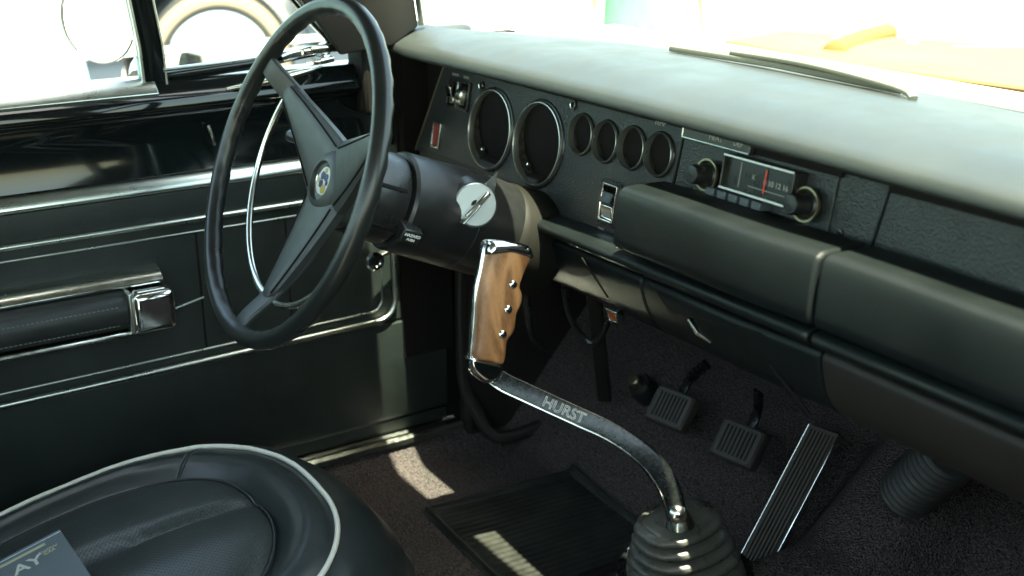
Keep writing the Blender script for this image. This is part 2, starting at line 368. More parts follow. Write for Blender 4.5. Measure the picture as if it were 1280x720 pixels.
# front map pocket sub panel with light patch edges
# armrest
arm = [(-.01, .352), (.040, .353), (.050, .359), (.053, .371), (.052, .386), (.046, .399), (.03, .405), (-.01, .405)]
a_ = extr('armrest', arm, -.62, -.118, VINYL, door, bevel=.004, smooth=60)
for zz in (.363, .389):
    vs, fs = [], []
    for k in range(70):
        y = -.55+k*.006
        b_ = box((.0515 if zz < .37 else .0522, y, zz), (.0012, .0038, .0012)); vs, fs = join((vs, fs), b_)
    mesh('stitching', vs, fs, M('grey_thread', (.13, .15, .14), .7) if zz < .37 else bpy.data.materials['grey_thread'], a_, smooth=0)
hs = [(-.01, .405), (.028, .4055), (.031, .409), (.026, .416), (.010, .423), (-.01, .425)]
extr('armrest_trim', hs, -.62, -.062, CHRDULL, door, bevel=.003, smooth=50)
mesh('pull_cup', *box((.027, -.086, .375), (.066, .058, .058)), CHROME, door, bevel=.010, seg=4)
extr('armrest_base', [(-.01, .341), (.043, .341), (.049, .345), (.046, .351), (-.01, .351)], -.62, -.105, CHRDULL, door, bevel=.002)
mesh('end_strip', *box((.026, -.1170, .377), (.058, .006, .058)), ALU, door, bevel=.002)
# window crank knob
ck = mesh('crank_arm', *sweep([V((.02, .315, .40)), V((.03, .256, .384))], rrect(.014, .006, .002)), CHRDULL, door)
mesh('crank_knob', *lathe([(0, .006), (.012, .006), (.014, .013), (.022, .0145), (.026, .012), (.0265, .008), (.024, .007), (.024, 0)], (.028, .252, .384), (1, -.15, .1), 28), CHROME, ck)
# lock pin screws in painted panel
mesh('panel_clip', *tube([(-.006, .03, .608), (-.004, .034, .592), (-.006, .036, .580)], .0025, 8, 4), CHRDULL, door)
# quarter window: divider, frame, glass, latch
dvd = [V((-.03, -.033, .655)), V((-.028, -.035, .72)), V((-.022, -.052, .86)), V((.0, -.085, 1.02))]
qw = mesh('quarter_window_frame', *join(sweep(dvd, rrect(.034, .026, .005), up=V((1, 0, 0))),
     sweep([V((-.03, -.04, .676)), V((-.03, .10, .683)), V((-.03, .235, .698))], rrect(.026, .014, .004)),
     sweep([V((-.03, .238, .70)), V((-.03, .205, .735)), V((-.02, .10, .86)), V((.01, -.06, 1.02))], rrect(.012, .014, .003), up=V((1, 0, 0)))), GLOSS, door, smooth=40)
mesh('divider_trim', *join(sweep([p+V((.012, -.016, 0)) for p in dvd], rrect(.004, .004, .001), up=V((1, 0, 0))),
     sweep([p+V((.0125, .015, 0)) for p in dvd], rrect(.003, .003, .001), up=V((1, 0, 0)))), ALU, qw)
mesh('frame_trim', *join(tube([(-.016, -.022, .688), (-.016, .10, .6935), (-.016, .205, .705)], .003, 8, 4), tube([(-.022, .232, .708), (-.022, .199, .744), (-.012, .09, .872)], .0025, 8, 4)), ALU, qw)
mesh('window_glass', [(-.031, -.04, .682), (-.031, .232, .702), (-.022, .10, .86), (-.02, -.08, .86)], [(0, 1, 2, 3)], GLASS, qw, smooth=0)
lt = mesh('window_latch', *join(sweep(smoothpath([(-.01, .150, .690), (.012, .170, .700), (.014, .20, .702), (-.002, .222, .700)], 5), rrect(.009, .012, .003)),
     sweep(smoothpath([(.004, .178, .682), (.012, .195, .684), (.010, .215, .686)], 5), rrect(.008, .008, .002)), lathe([(0, .008), (.02, .007), (.022, 0)], (-.012, .205, .694), (1, 0, 0), 16)), CHROME, qw)
mesh('ledge_casting', *sweep(smoothpath([(-.004, .06, .656), (.008, .12, .664), (.010, .17, .672), (.004, .20, .676)], 6), rrect(.02, .010, .004), scale=[.3+.7*math.sin(math.pi*min(1, i/18*1.05+.1)) for i in range(19)]), CHRDULL, door)
# door mirror outside
mir = mesh('side_mirror', *lathe([(0, .002), (.0, .030), (.012, .048), (.03, .058), (.042, .0605), (.046, .060), (.046, .058), (.040, .056)], (-.15, -.040, .748), (.62, -.78, .0), 48, cap=False), CHROME, door)
mesh('mirror_rim', *lathe([(.040, .060), (.0455, .0606), (.047, .0600), (.0465, .0585)], (-.15, -.040, .748), (.62, -.78, .0), 48, cap=False), M('grey_gasket', (.10, .11, .10), .6), mir)
mesh('mirror_glass', *lathe([(.044, .0), (.0445, .0585)], (-.15, -.040, .748), (.62, -.78, .0), 48, cap=False), M('mirror_face', (.9, .92, .9), .03, 1), mir)
mesh('mirror_stalk', *sweep(smoothpath([(-.15, -.01, .69), (-.14, -.02, .675), (-.10, -.03, .66)], 5), circ(.012, 12), scale=[.8, .8, .85, .9, 1, 1.1, 1.2, 1.3, 1.4, 1.6, 1.8]), CHROME, mir)

# ================================================================== DASHBOARD
dash = thing('dashboard', 'black padded dashboard with empty round gauge openings, ashtray bulge and glove box', 'dashboard', (.7, .45, .42))
# pad: sheet swept along x; rear edge follows the windshield base
def backy(x):
    return .345 + .215*(1-math.exp(-max(0, x)/.14)) if x < .71 else .345 + .215*(1-math.exp(-max(0, 1.42-x)/.14))
def padsec(x):
    yb = backy(x); dz = .004*math.sin(x*3)
    e = max(0, .06-x)/.06
    pts = [(.345, .684), (.318, .684), (.306, .6855), (.301, .689), (.3005, .695), (.304, .701), (.316, .7065), (.335, .713), (.358, .7185), (max(.365, yb*.5+.18), .7205), (max(.37, yb), .711), (max(.37, yb), .684), (.372, .684)]
    return [(y, z+dz+.006*e) for y, z in pts]
vs, fs = [], []; NX = 90; K = len(padsec(.5))
for i in range(NX+1):
    x = -.022+1.43*i/NX
    for y, z in padsec(x): vs.append((x, y, z))
for i in range(NX):
    for k in range(K): fs.append((i*K+k, i*K+(k+1) % K, (i+1)*K+(k+1) % K, (i+1)*K+k))
fs += [tuple(range(K)), tuple(NX*K+k for k in range(K))]
mesh('dash_pad', vs, fs, PADV, dash, smooth=50)
# cutout shadow under the pad where the cowl steps back
# instrument panel plane
PO = V((0, .35, .60)); PZ = V((0, -1, .17)).normalized(); PX = V((1, 0, 0)); PY = V((0, .17, 1)).normalized()
def pp(px, py):
    q = onp(px, py, PO, PZ)-PO; return (q.dot(PX), q.dot(PY))
def pm(u, v, h=0): return PO+PX*u+PY*v+PZ*h
def PM(u=0, v=0, h=0): return mat4(pm(u, v, h), PX, PY, PZ)
big = [pp(614, 162), pp(673, 180)]; small = [pp(728, 168), pp(758, 177), pp(791, 185), pp(825, 193)]
RB, RS = .0535, .0245
outline = [(pp(520, 186)[0], pp(520, 186)[1]-.002), (pp(560, 84)[0]-.004, .096), (pp(858, 150)[0], .096), pp(838, 241), pp(786, 243), pp(773, 299), pp(671, 262), pp(617, 222), (pp(617, 222)[0]-.06, pp(617, 222)[1]-.004)]
def rr(cx, cy, w_, h_, r, n=4): return [(cx+a, cy+b) for a, b in rrect(w_, h_, r, n)]
tog = pp(762, 254); lsw = pp(574, 118); redc = pp(546, 169)
holes = [circle2(*c, RB-.001) for c in big]+[circle2(*c, RS-.0008) for c in small]+[rr(tog[0], tog[1], .029, .046, .002), rr(lsw[0], lsw[1], .054, .036, .002), rr(redc[0], redc[1], .018, .031, .002)]
ip = plate('instrument_panel', outline, holes, .006, .0015, PM(0, 0, -.003), GRAIN, dash)
tag(ip, 'grained black instrument panel')
mesh('panel_edge', *tube([pm(outline[0][0]-.002, outline[0][1]), pm(outline[1][0]-.002, outline[1][1]-.01), pm(outline[1][0]+.004, outline[1][1]+.001)], .0016, 8, 4), GOLDR, ip)
BEZ = M('bezel_metal', (.48, .49, .45), .32, .9)
GLINT = M('gauge_cup', (.10, .09, .072), .3, .6, rvar=.12, vscale=30)
for c, r, k in [(b, RB, 1) for b in big]+[(s, RS, 0) for s in small]:
    cup = mesh('gauge', *lathe([(-.060 if k else -.032, 0), (-.060 if k else -.032, r*.93), (-.02, r*.97), (-.002, r*.985)], pm(*c), PZ, 56, cap=False), GLINT, dash)
    mesh('gauge_bezel', *lathe([(-.004, r*.965), (.003, r*.965), (.0052, r*.985), (.0048, r*1.01), (.001, r*1.03)], pm(*c), PZ, 64, cap=False), BEZ, cup)
    mesh('gauge_rim', *lathe([(.000, r*1.03), (.0025, r*1.04), (.002, r*1.07), (.0003, r*1.09)], pm(*c), PZ, 64, cap=False), PLAST, cup)
    mesh('gauge_shelf', *lathe([(-.030, r*.6), (-.030, r*.95)] if k else [(-.014, r*.5), (-.014, r*.95)], pm(*c), PZ, 48, cap=False), DARK, cup)
    if k: mesh('fixing_tab', *lathe([(0, .004), (.003, .003), (.004, 0)], pm(c[0]-r*.62, c[1]-r*.62, -.012), PZ, 12), CHROME, cup)
# small eyelet lamps
for q in ((603, 107), (718, 131)):
    u, v = pp(*q); e_ = mesh('eyelet', *lathe([(0, .0066), (.003, .0060), (.003, .0035), (.0005, .003), (.0005, 0)], pm(u, v), PZ, 24), PLAST, ip)
    mesh('eyelet_ring', *lathe([(.002, .0058), (.0034, .0052), (.0030, .0040)], pm(u, v), PZ, 24, cap=False), CHRDULL, e_)
# toggle switch
ts = plate('toggle_switch', rr(0, 0, .040, .054, .003), [rr(0, 0, .028, .044, .002)], .003, .0008, PM(tog[0], tog[1], .0012), PLAST, dash)
plate('switch_frame', rr(0, 0, .0285, .0455, .0015), [rr(0, 0, .024, .041, .001)], .004, .0006, PM(tog[0], tog[1], .002), CHROME, ts)
mesh('switch_well', *box(pm(tog[0], tog[1], -.010), (.044, .004, .064), Matrix((PX, -PZ, PY)).transposed()), DARK, ts)
Rm_ = Matrix((PX, PY, PZ)).transposed()
mesh('rocker', *box(pm(tog[0], tog[1]+.004, .000), (.021, .014, .014), Rm_ @ Matrix.Rotation(R_(-25), 3, 'X')), PLAST, ts, bevel=.001)
mesh('rocker_tip', *box(pm(tog[0], tog[1]-.011, .000), (.022, .018, .006), Rm_ @ Matrix.Rotation(R_(15), 3, 'X')), CHROME, ts, bevel=.001)
text('switch_legend', 'PANEL', .0042, PM(*pp(752, 286), .0006), GREYT, ip)
# left lamp switch cluster
cl = plate('lamp_switch', rr(0, 0, .062, .042, .002), [rr(-.015, 0, .024, .034, .001), rr(.0155, 0, .022, .034, .001)], .004, .0008, PM(lsw[0], lsw[1], .0015), PLAST, dash)
mesh('slider', *box(pm(lsw[0]-.017, lsw[1]+.003, .002), (.014, .016, .014), Rm_ @ Matrix.Rotation(R_(20), 3, 'X')), CHROME, cl, bevel=.001)
mesh('slider', *box(pm(lsw[0]-.013, lsw[1]-.010, .002), (.012, .009, .006), Rm_), CHRDULL, cl, bevel=.001)
mesh('thumbwheel', *lathe([(-.008, .0), (-.008, .013), (-.006, .0155), (.006, .0155), (.008, .013), (.008, .0)], pm(lsw[0]+.0155, lsw[1], -.003), PX, 28), CHRDULL, cl)
mesh('switch_bar', *box(pm(lsw[0]+.001, lsw[1], .003), (.005, .036, .006), Rm_), CHRDULL, cl, bevel=.0008)
text('switch_legend', 'LIGHTS', .0055, PM(lsw[0]-.016, lsw[1]+.026, .0006), GREYT, ip); text('switch_legend', 'PANEL', .0055, PM(lsw[0]+.016, lsw[1]+.026, .0006), GREYT, ip)
rd = plate('warning_lamp', rr(0, 0, .024, .038, .0015), [rr(0, 0, .017, .031, .001)], .003, .0006, PM(redc[0], redc[1], .0012), CHRDULL, dash)
mesh('red_lens', *box(pm(redc[0], redc[1], -.001), (.021, .035, .003), Rm_), RED, rd)
text('gauge_legend', 'TEMP', .0085, PM(*pp(826, 154), .0008), GREYT, ip)
# centre panel (radio area) : plane continued, with opening
cpo = [(pp(860, 150)[0], .096), (pp(1118, 222)[0], .096), pp(1086, 311), (pp(840, 243)[0], pp(840, 243)[1]-.004)]
rc = pp(950, 235)
cp = plate('centre_panel', cpo, [], .006, .0012, PM(0, 0, -.0035), GRAIN, dash)
mesh('panel_joint', *tube([pm(pp(859, 150)[0], .08, -.0005), pm(pp(839, 243)[0], pp(839, 243)[1], -.0005)], .0013, 6, 0), DARK, dash)
# passenger grained face
gpo = [(pp(1120, 224)[0], .096), (1.40, .096), (1.40, pp(1280, 374)[1]), (pp(1089, 311)[0], pp(1089, 311)[1])]
plate('passenger_panel', gpo, [], .006, .0012, PM(0, 0, -.0045), GRAIN, dash)
mesh('panel_filler', *box((.71, .372, .62), (1.38, .02, .12)), DARK, dash)
mesh('end_recess', *join(box((.035, .385, .60), (.06, .02, .15)), box((.008, .42, .57), (.02, .20, .27))), DARK, dash)
mesh('pad_end', *box((-.03, .40, .700), (.03, .13, .030)), PADV, dash, bevel=.008)
# heater control plate
hp0, hp1 = pp(862, 168), pp(945, 190)
hx = (hp0[0]+hp1[0])/2; hw = hp1[0]-hp0[0]
ht = plate('heater_control', rr(0, 0, hw, .030, .002), [], .006, .001, PM(hx, hp0[1]+.012, .006), M('grey_control_plate', (.05, .05, .043), .45), dash)
mesh('control_trim', *join(tube([pm(hx-hw/2-.001, hp0[1]+.022, .009), pm(hx-hw/2-.001, hp0[1]-.003, .009), pm(hx+hw/2, hp0[1]-.003, .009), pm(hx+hw/2, hp0[1]+.003, .009)], .0016, 8, 0)), CHRDULL, ht)
mesh('control_slot', *box(pm(hx-hw/2+.013, hp0[1]+.012, .009), (.017, .002, .016), Rm_), DARK, ht)
text('control_legend', 'HEAT', .0085, PM(hx+.000, hp0[1]+.0045, .0095), GREYT, ht, bold=.0001); text('control_legend', 'DEF', .0085, PM(hx+hw*.33, hp0[1]+.0045, .0095), GREYT, ht, bold=.0001)
text('control_legend', 'PARK', .005, PM(hx+hw*.52, hp0[1]+.012, .0035), GREYT, dash)
for q in ((868, 236), (1050, 291)): 
    u, v = pp(*q); mesh('panel_screw', *lathe([(0, .0042), (.0015, .0036), (.0018, .0016), (.0006, .0012), (.0006, 0)], pm(u, v, -.0003), PZ, 16), PLAST, cp)
# swept x profile helper (closed polygon of (y,z))
def xprof(name, prof, x0, x1, mat, parent=dash, bevel=.003, n=24, wob=0, smooth=50, sk=False):
    vs, fs = [], []; N = len(prof)
    for i in range(n+1):
        x = x0+(x1-x0)*i/n
        e_ = max(0, 1-(x-.345)/.56) if sk else 0
        for k, (y, z) in enumerate(prof):
            y, z = y+.030*e_, z-.019*e_
            vs.append((x, y+wob*noise.noise(V((x*7, z*11, 2))), z+wob*noise.noise(V((x*6, y*9, 7)))))
    for i in range(n):
        for k in range(N): fs.append((i*N+k, i*N+(k+1) % N, (i+1)*N+(k+1) % N, (i+1)*N+k))
    fs += [tuple(range(N)), tuple(n*N+k for k in range(N))]
    return mesh(name, vs, fs, mat, parent, smooth=smooth, bevel=bevel)
def sm2(pts, n=4): return [(p.x, p.y) for p in smoothpath([V((a, b, 0)) for a, b in pts], n)]
bol = sm2([(.34, .616), (.290, .618), (.2775, .6155), (.2725, .609), (.2695, .590), (.268, .568), (.2685, .556), (.273, .5495), (.288, .548)], 4)+[(.34, .549)]
ab = xprof('ashtray_bulge', bol, .612, .9065, BOLST, bevel=.004, wob=.002); tag(ab, 'smooth satin ashtray bulge left of the glove box')
gb = xprof('glove_box_door', bol, .9105, 1.405, BOLST, bevel=.004, wob=.002)
lip = sm2([(.31, .5465), (.282, .5465), (.2715, .544), (.2685, .539), (.2705, .533), (.280, .529), (.296, .522)], 3)+[(.31, .522)]
xprof('trim_lip', lip, .345, .9045, BOLST, bevel=.001, sk=True); xprof('trim_lip', lip, .9105, 1.405, BOLST, bevel=.001)
low = sm2([(.30, .521), (.288, .518), (.290, .500), (.300, .474), (.318, .452), (.350, .437), (.42, .428)], 4)+[(.42, .521)]
xprof('lower_panel', low, .345, .620, BOLST, bevel=.003, wob=.002, sk=True)
xprof('lower_panel', low, .6225, .9045, BOLST, bevel=.003, wob=.002, sk=True)
xprof('lower_panel', low, .907, 1.405, BROWNB, bevel=.003, wob=.002)
xprof('left_skirt', sm2([(.345, .56), (.338, .53), (.345, .49), (.37, .46), (.43, .45)], 3)+[(.43, .56)], .03, .345, BROWNB, bevel=.002)
# column surround under the instrument panel
# seams on lower panel
for p0, p1, r in [((727, 322), (760, 372), .0012), ((822, 365), (838, 390), .0012), ((838, 390), (945, 415), .001), ((960, 452), (1012, 520), .0025)]:
    a, b = onp(*p0, V((0, .296, .49)), V((0, -1, -.45)).normalized()), onp(*p1, V((0, .296, .49)), V((0, -1, -.45)).normalized())
    mesh('panel_slot', *tube([a, b], r, 6, 0), DARK, dash)
# amber pull with chrome bezel, small vent pull
LN = V((.15, -1, -.30)).normalized(); LO = V((0, .290, .485))
lx = V((1, .15, 0)).normalized(); ly = LN.cross(lx)
q = on(769, 393, 1, .326)
bp_ = plate('brake_lamp', rr(0, 0, .018, .018, .0015), [rr(0, 0, .012, .012, .001)], .012, .001, mat4(q, lx, ly, LN), CHROME, dash)
mesh('amber_lens', *box(q-LN*.0005, (.0125, .0125, .009), Matrix((lx, ly, LN)).transposed()), AMBER, bp_, bevel=.001)
q = on(880, 410, 1, .290)
mesh('vent_pull', *sweep([q-lx*.014+ly*.008+LN*.003, q+lx*.002+ly*.001+LN*.010, q+lx*.012-ly*.010+LN*.006], rrect(.008, .004, .001), scale=[1, 1.2, .5]), CHRDULL, dash)
# inner structure below dash
mesh('support_brace', *sweep([V((.30, .47, .38)), V((.20, .57, .14))], rrect(.022, .012, .003)), BROWNB, dash)
mesh('wiring_loom', *join(tube([(.25, .45, .42), (.24, .47, .32), (.26, .50, .27), (.30, .50, .33), (.31, .46, .42)], .005, 8, 6), tube([(.19, .42, .40), (.17, .45, .27), (.14, .50, .22)], .006, 8, 6)), PLAST, dash)

# ================================================================== RADIO
rad = thing('car_radio', 'chrome framed push button car radio with two knobs set in the dash', 'car radio', pm(rc[0], rc[1]-.04))
rfw = pp(1050, 262)[0]-pp(858, 206)[0]
rcx = (pp(1047, 262)[0]+pp(868, 206)[0])/2; rcy = pp(950, 232)[1]
plate('mounting_plate', rr(rcx, rcy, .200, .078, .003), [], .003, .0008, PM(0, 0, .0005), GRAIN, rad)
plate('shadow_gap', rr(rcx+.012, rcy+.034, .185, .009, .002), [], .003, .0008, PM(0, 0, .0016), DARK, rad)
d0, d1, d2, d3 = pp(925, 201), pp(1009, 226), pp(1003, 251), pp(916, 226)
dcx = (d0[0]+d1[0]+d2[0]+d3[0])/4; dcy = (d0[1]+d1[1]+d2[1]+d3[1])/4; dw = ((d1[0]-d0[0])+(d2[0]-d3[0]))/2; dh = .034
fr_ = plate('dial_frame', rr(0, 0, dw+.004, dh+.003, .002), [rr(0, 0, dw-.001, dh-.0025, .001)], .020, .0009, PM(dcx, dcy, .010), PLAST, rad)
mesh('dial_bar', *join(box(pm(dcx, dcy+dh/2, .0195), (dw+.002, .003, .0024), Matrix((PX, -PZ, PY)).transposed()), box(pm(dcx, dcy-dh/2, .0195), (dw+.002, .003, .0028), Matrix((PX, -PZ, PY)).transposed())), M('bright_frame', (.8, .82, .78), .4, .7), fr_, bevel=.0006)
dl = mesh('dial', *box(pm(dcx, dcy, .012), (dw-.001, .004, dh-.003), Matrix((PX, -PZ, PY)).transposed()), PLAST, rad)
text('dial_scale', 'K', .007, PM(dcx-.008, dcy+.001, .0146), GREYT, dl)
text('dial_scale', '8 10 12 16', .008, PM(dcx+.024, dcy-.001, .0146), GREYT, dl, bold=.0001)
mesh('dial_lines', *join(box(pm(dcx+.012, dcy-.009, .0146), (.052, .0006, .0008), Matrix((PX, -PZ, PY)).transposed()), box(pm(dcx-.028, dcy, .0146), (.0008, .0006, .026), Matrix((PX, -PZ, PY)).transposed())), GREYT, dl)
mesh('needle', *box(pm(dcx+.009, dcy, .0150), (.0020, .0008, .024), Matrix((PX, -PZ, PY)).transposed()), REDN, dl)
bh = [pp(903, 234), pp(917, 238), pp(932, 242), pp(947, 246), pp(961, 251)]
for i in range(5):
    x = bh[0][0]+(bh[4][0]-bh[0][0])*i/4
    mesh('push_button', *box(pm(x, dcy-dh/2-.0085, .009), (.0128, .018, .0085), Matrix((PX, -PZ, PY)).transposed()), M('grey_button', (.07, .085, .096), .4) if i == 0 else bpy.data.materials['grey_button'], rad, bevel=.0012)
mesh('button_slot', *box(pm(dcx+.008, dcy-dh/2-.016, .0022), (.095, .003, .006), Matrix((PX, -PZ, PY)).transposed()), DARK, rad)
for q in ((893, 219), (1017, 256)):
    u, v = pp(*q)
    kn = mesh('knob_ring', *lathe([(.0, .010), (.006, .012), (.010, .0175), (.013, .0175), (.013, .0155), (.011, .0140)], pm(u, v, 0), PZ, 36, cap=False), GOLDR, rad)
    mesh('knob', *lathe([(.0, .0135), (.010, .0135), (.012, .011), (.030, .0105), (.033, .0090), (.0335, 0)], pm(u, v, 0), PZ, 36), PLAST, kn)

# ================================================================== STEERING COLUMN
T = .3914245; WC = V((.36, 0, .62)); WN = V((0, -math.cos(T), math.sin(T))); WV = V((0, math.sin(T), math.cos(T))); WX = V((1, 0, 0))
def wp(a, b, off): return WC+WX*a+WV*b-WN*off
colu = thing('steering_column', 'black plastic steering column with round ignition lock and warning knob', 'steering column', WC-WN*.4)
AX = -WN
mesh('column_shroud', *lathe([(.132, .048), (.134, .058), (.138, .0605), (.20, .0625), (.225, .063), (.2255, .0622), (.227, .0622), (.2275, .063), (.27, .0635), (.30, .061), (.32, .055), (.335, .044), (.342, .03)], WC, AX, 72), COLPL, colu, smooth=30)
mesh('turn_collar', *lathe([(.072, .040), (.075, .0500), (.080, .0525), (.126, .0555), (.130, .054), (.131, .045)], WC, AX, 72), PLAST, colu, smooth=30)
for ang, t0 in ((20, .105), (-32, .108)):
    a = R_(ang); d = WX*math.cos(a)+WV*math.sin(a)
    mesh('collar_slot', *box(WC+AX*t0+d*.0545, (.004, .004, .036), Matrix((d, WN.cross(d), WN)).transposed()), DARK, colu)
mesh('column_jacket', *lathe([(.33, .028), (.66, .028)], WC, AX, 32), BROWNB, colu)
# broad cover plate where column meets dash
mesh('column_cover', *lathe([(.285, .056), (.292, .063), (.300, .067), (.36, .069), (.365, .06)], WC-WV*.004, AX, 64), M('olive_cover', (.009, .0085, .006), .6, spec=.2), colu, smooth=40)
# ignition lock disc, on the side that faces the passenger
kd = V((.86, -.18, .20)).normalized()
def surf(px, py, r):   # first hit of the view ray with a cylinder of radius r about the column axis
    d = ray(px, py); a = AX; dd = d-a*d.dot(a); oo = (CAM-WC)-a*(CAM-WC).dot(a)
    A, B, C_ = dd.dot(dd), 2*dd.dot(oo), oo.dot(oo)-r*r; D = B*B-4*A*C_
    t = (-B-math.sqrt(max(D, 0)))/(2*A); return CAM+d*t
kc = surf(594, 256, .066); ko = kc-kd*.012
ku = (WV-kd*WV.dot(kd)).normalized(); kx = ku.cross(kd)
kb = mesh('lock_boss', *lathe([(-.02, .036), (-.004, .034), (.006, .029), (.0115, .0275)], ko, kd, 48), COLPL, colu)
kdisc = mesh('ignition_lock', *lathe([(.008, .0262), (.0135, .0262), (.015, .0248), (.015, .006), (.011, .006)], ko, kd, 48), SATIN, colu)
th = R_(28); kdir = ku*math.cos(th)+kx*math.sin(th); kside = kdir.cross(kd)
mesh('lock_tab', *box(ko+kd*.020+kdir*.0, (.007, .040, .011), Matrix((kside, kdir, kd)).transposed()), CHROME, kdisc, bevel=.002)
mesh('key_blade', *box(ko+kd*.026-kdir*.016, (.003, .030, .018), Matrix((kside, kdir, kd)).transposed()), CHRDULL, kdisc, bevel=.001)
mesh('lock_pointer', [ko+kd*.004+kdir*.05-kside*.006, ko+kd*.010+kdir*.024+kside*.011, ko+kd*.010+kdir*.024-kside*.009, ko+kd*.002+kdir*.026], [(0, 1, 2), (0, 1, 3), (1, 2, 3), (0, 2, 3)], CHRDULL, kdisc, smooth=0)
# warning flasher knob
hz = surf(512, 293, .068); hn = (hz-WC); hn = (hn-AX*hn.dot(AX)).normalized(); hx_ = AX; hy = hn.cross(hx_)
hk = mesh('flasher_knob', *box(hz-hn*.004, (.026, .018, .022), Matrix((hx_, hy, hn)).transposed()), PLAST, colu, bevel=.002)
kt = mat4(hz+hn*.0075, AX, hn.cross(AX), hn)
text('knob_legend', 'HAZARD', .0052, kt @ Matrix.Translation((0, .003, 0)), WHITE, hk, bold=.0001); text('knob_legend', 'PUSH', .0045, kt @ Matrix.Translation((0, -.003, 0)), WHITE, hk, bold=.0001)
# turn signal lever, to the left of the hub
mesh('turn_signal_lever', *sweep(smoothpath([wp(-.04, .01, .10), wp(-.11, .02, .096), wp(-.155, .028, .075), wp(-.185, .03, .07)], 6), circ(.005, 12), scale=[.8]*10+[1, 1.1, 1.2, 1.3, 1.4, 1.5, 1.6, 1.6, 1.2]), PLAST, colu)

# ================================================================== STEERING WHEEL
sw = thing('steering_wheel', 'black three spoke steering wheel with chrome horn ring and round emblem', 'steering wheel', WC)
RR = .1935; vs, fs = [], []; N1, N2 = 220, 20
for i in range(N1):
    a = 2*math.pi*i/N1
    for k in range(N2):
        b = 2*math.pi*k/N2; r = .0108
        back = max(0, -math.sin(b))      # finger notches on the far side
        inn = max(0, -math.cos(b))
        r -= .0022*(.5+.5*math.cos(a*40))*max(back, inn*.6)**2
        r *= (1+.05*math.cos(b))
        c = V((math.cos(a), math.sin(a)))
        vs.append(wp((RR+r*math.cos(b))*c.x, (RR+r*math.cos(b))*c.y, -r*1.08*math.sin(b)))
for i in range(N1):
    for k in range(N2): fs.append((i*N2+k, i*N2+(k+1) % N2, ((i+1) % N1)*N2+(k+1) % N2, ((i+1) % N1)*N2+k))
RIM = M('worn_rim_plastic', (.012, .014, .013), .30, rvar=.03, vscale=14)
mesh('rim', vs, fs, RIM, sw, smooth=70)
SPK = M('spoke_pad_vinyl', (.030, .035, .033), .42, bump=('voronoi', 800, .4, .0006), rvar=.06, vscale=30)
mesh('hub_body', *lathe([(.054, .0), (.054, .040), (.058, .047), (.066, .050), (.074, .049), (.075, .04)], WC, AX, 56), SPK, sw)
for ang in (145, 268, 26):
    a = R_(ang); d = WX*math.cos(a)+WV*math.sin(a); s = WN.cross(d).normalized()
    # metal arm to the rim
    path = [WC+d*.03-WN*.066, WC+d*.09-WN*.052, WC+d*.14-WN*.028, WC+d*.175-WN*.006, WC+d*.190-WN*.002]
    arm_ = mesh('spoke', *sweep(smoothpath(path, 5), rrect(.030, .008, .003), scale=[(1.3-.5*i/20, 1) for i in range(21)], up=WN), SPK, sw)
    # padded wedge on the spoke
    rings = []; NP = 18
    for i in range(NP+1):
        t = i/NP; rr_ = .0+.148*t; wdt = .033*(1-max(0, t-.16)/.84)**.9+.0115
        off = .054-.034*t**1.25
        dome = .009*(1-.5*t); 
        if i == NP: wdt *= .72; dome *= .35
        ring = []
        for k in range(13):
            q_ = -1+2*k/12; ring.append(WC+d*rr_+s*(wdt*q_)-WN*(off-dome*(1-abs(q_)**3.5)))
        for k in range(13):
            q_ = 1-2*k/12; ring.append(WC+d*rr_+s*(wdt*q_*.96)-WN*(off+.012*(1-t*.4)))
        rings.append(ring)
    vs = [p for r in rings for p in r]; n_ = 26; fs = []
    for i in range(NP):
        for k in range(n_): fs.append((i*n_+k, i*n_+(k+1) % n_, (i+1)*n_+(k+1) % n_, (i+1)*n_+k))
    fs += [tuple(range(n_)), tuple(NP*n_+k for k in range(n_))]
    pad = mesh('spoke_pad', vs, fs, SPK, arm_, smooth=55)
    for sg in (-1, 1):
        pts = []
        for i in range(3, NP):
            t = i/NP; rr_ = .148*t; wdt = (.033*(1-max(0, t-.16)/.84)**.9+.0115)*.78; off = .054-.034*t**1.25
            pts.append(WC+d*rr_+s*(wdt*sg)-WN*(off-.009*(1-.5*t)*(1-.78**3.5)-.0004))
        mesh('pad_seam', *tube(pts, .0012, 6, 0, up=WN), DARK, pad)
hc = mesh('horn_cap', *lathe([(.060, .046), (.051, .042), (.044, .036), (.039, .027), (.0385, .0235), (.044, .022), (.045, .019)], WC, AX, 56, cap=False), SPK, sw)
em = mesh('emblem', *lathe([(.0445, .0), (.0445, .0175), (.043, .0195), (.045, .0205)], WC, AX, 40, cap=False), CHROME, sw)
EB = M('emblem_blue', (.04, .055, .13), .2); EY = M('emblem_yellow', (.38, .32, .08), .2); EW = M('emblem_white', (.55, .56, .52), .25)
EM_ = mat4(wp(0, 0, .0438), WX, WV, WN)
plate('emblem_face', circle2(0, 0, .0168, 32), [], .0008, 0, EM_, EW, em)
for (cx, cy, r, m_) in ((-.004, .006, .005, EB), (.005, .005, .0045, EB), (-.004, -.004, .0045, EB), (.004, -.009, .0055, EY), (.0, .0125, .003, EY), (-.010, -.001, .003, EY), (.009, -.001, .003, EB)):
    plate('emblem_enamel', circle2(cx, cy, r, 14), [], .0006, 0, EM_ @ Matrix.Translation((0, 0, .0008)), m_, em)
ring = [WC+(WX*math.cos(R_(a))+WV*math.sin(R_(a)))*.150-WN*(.026) for a in range(146, 336, 4)]
mesh('horn_ring', *sweep(ring, circ(.0042, 12), up=WN), CHRDULL, sw)

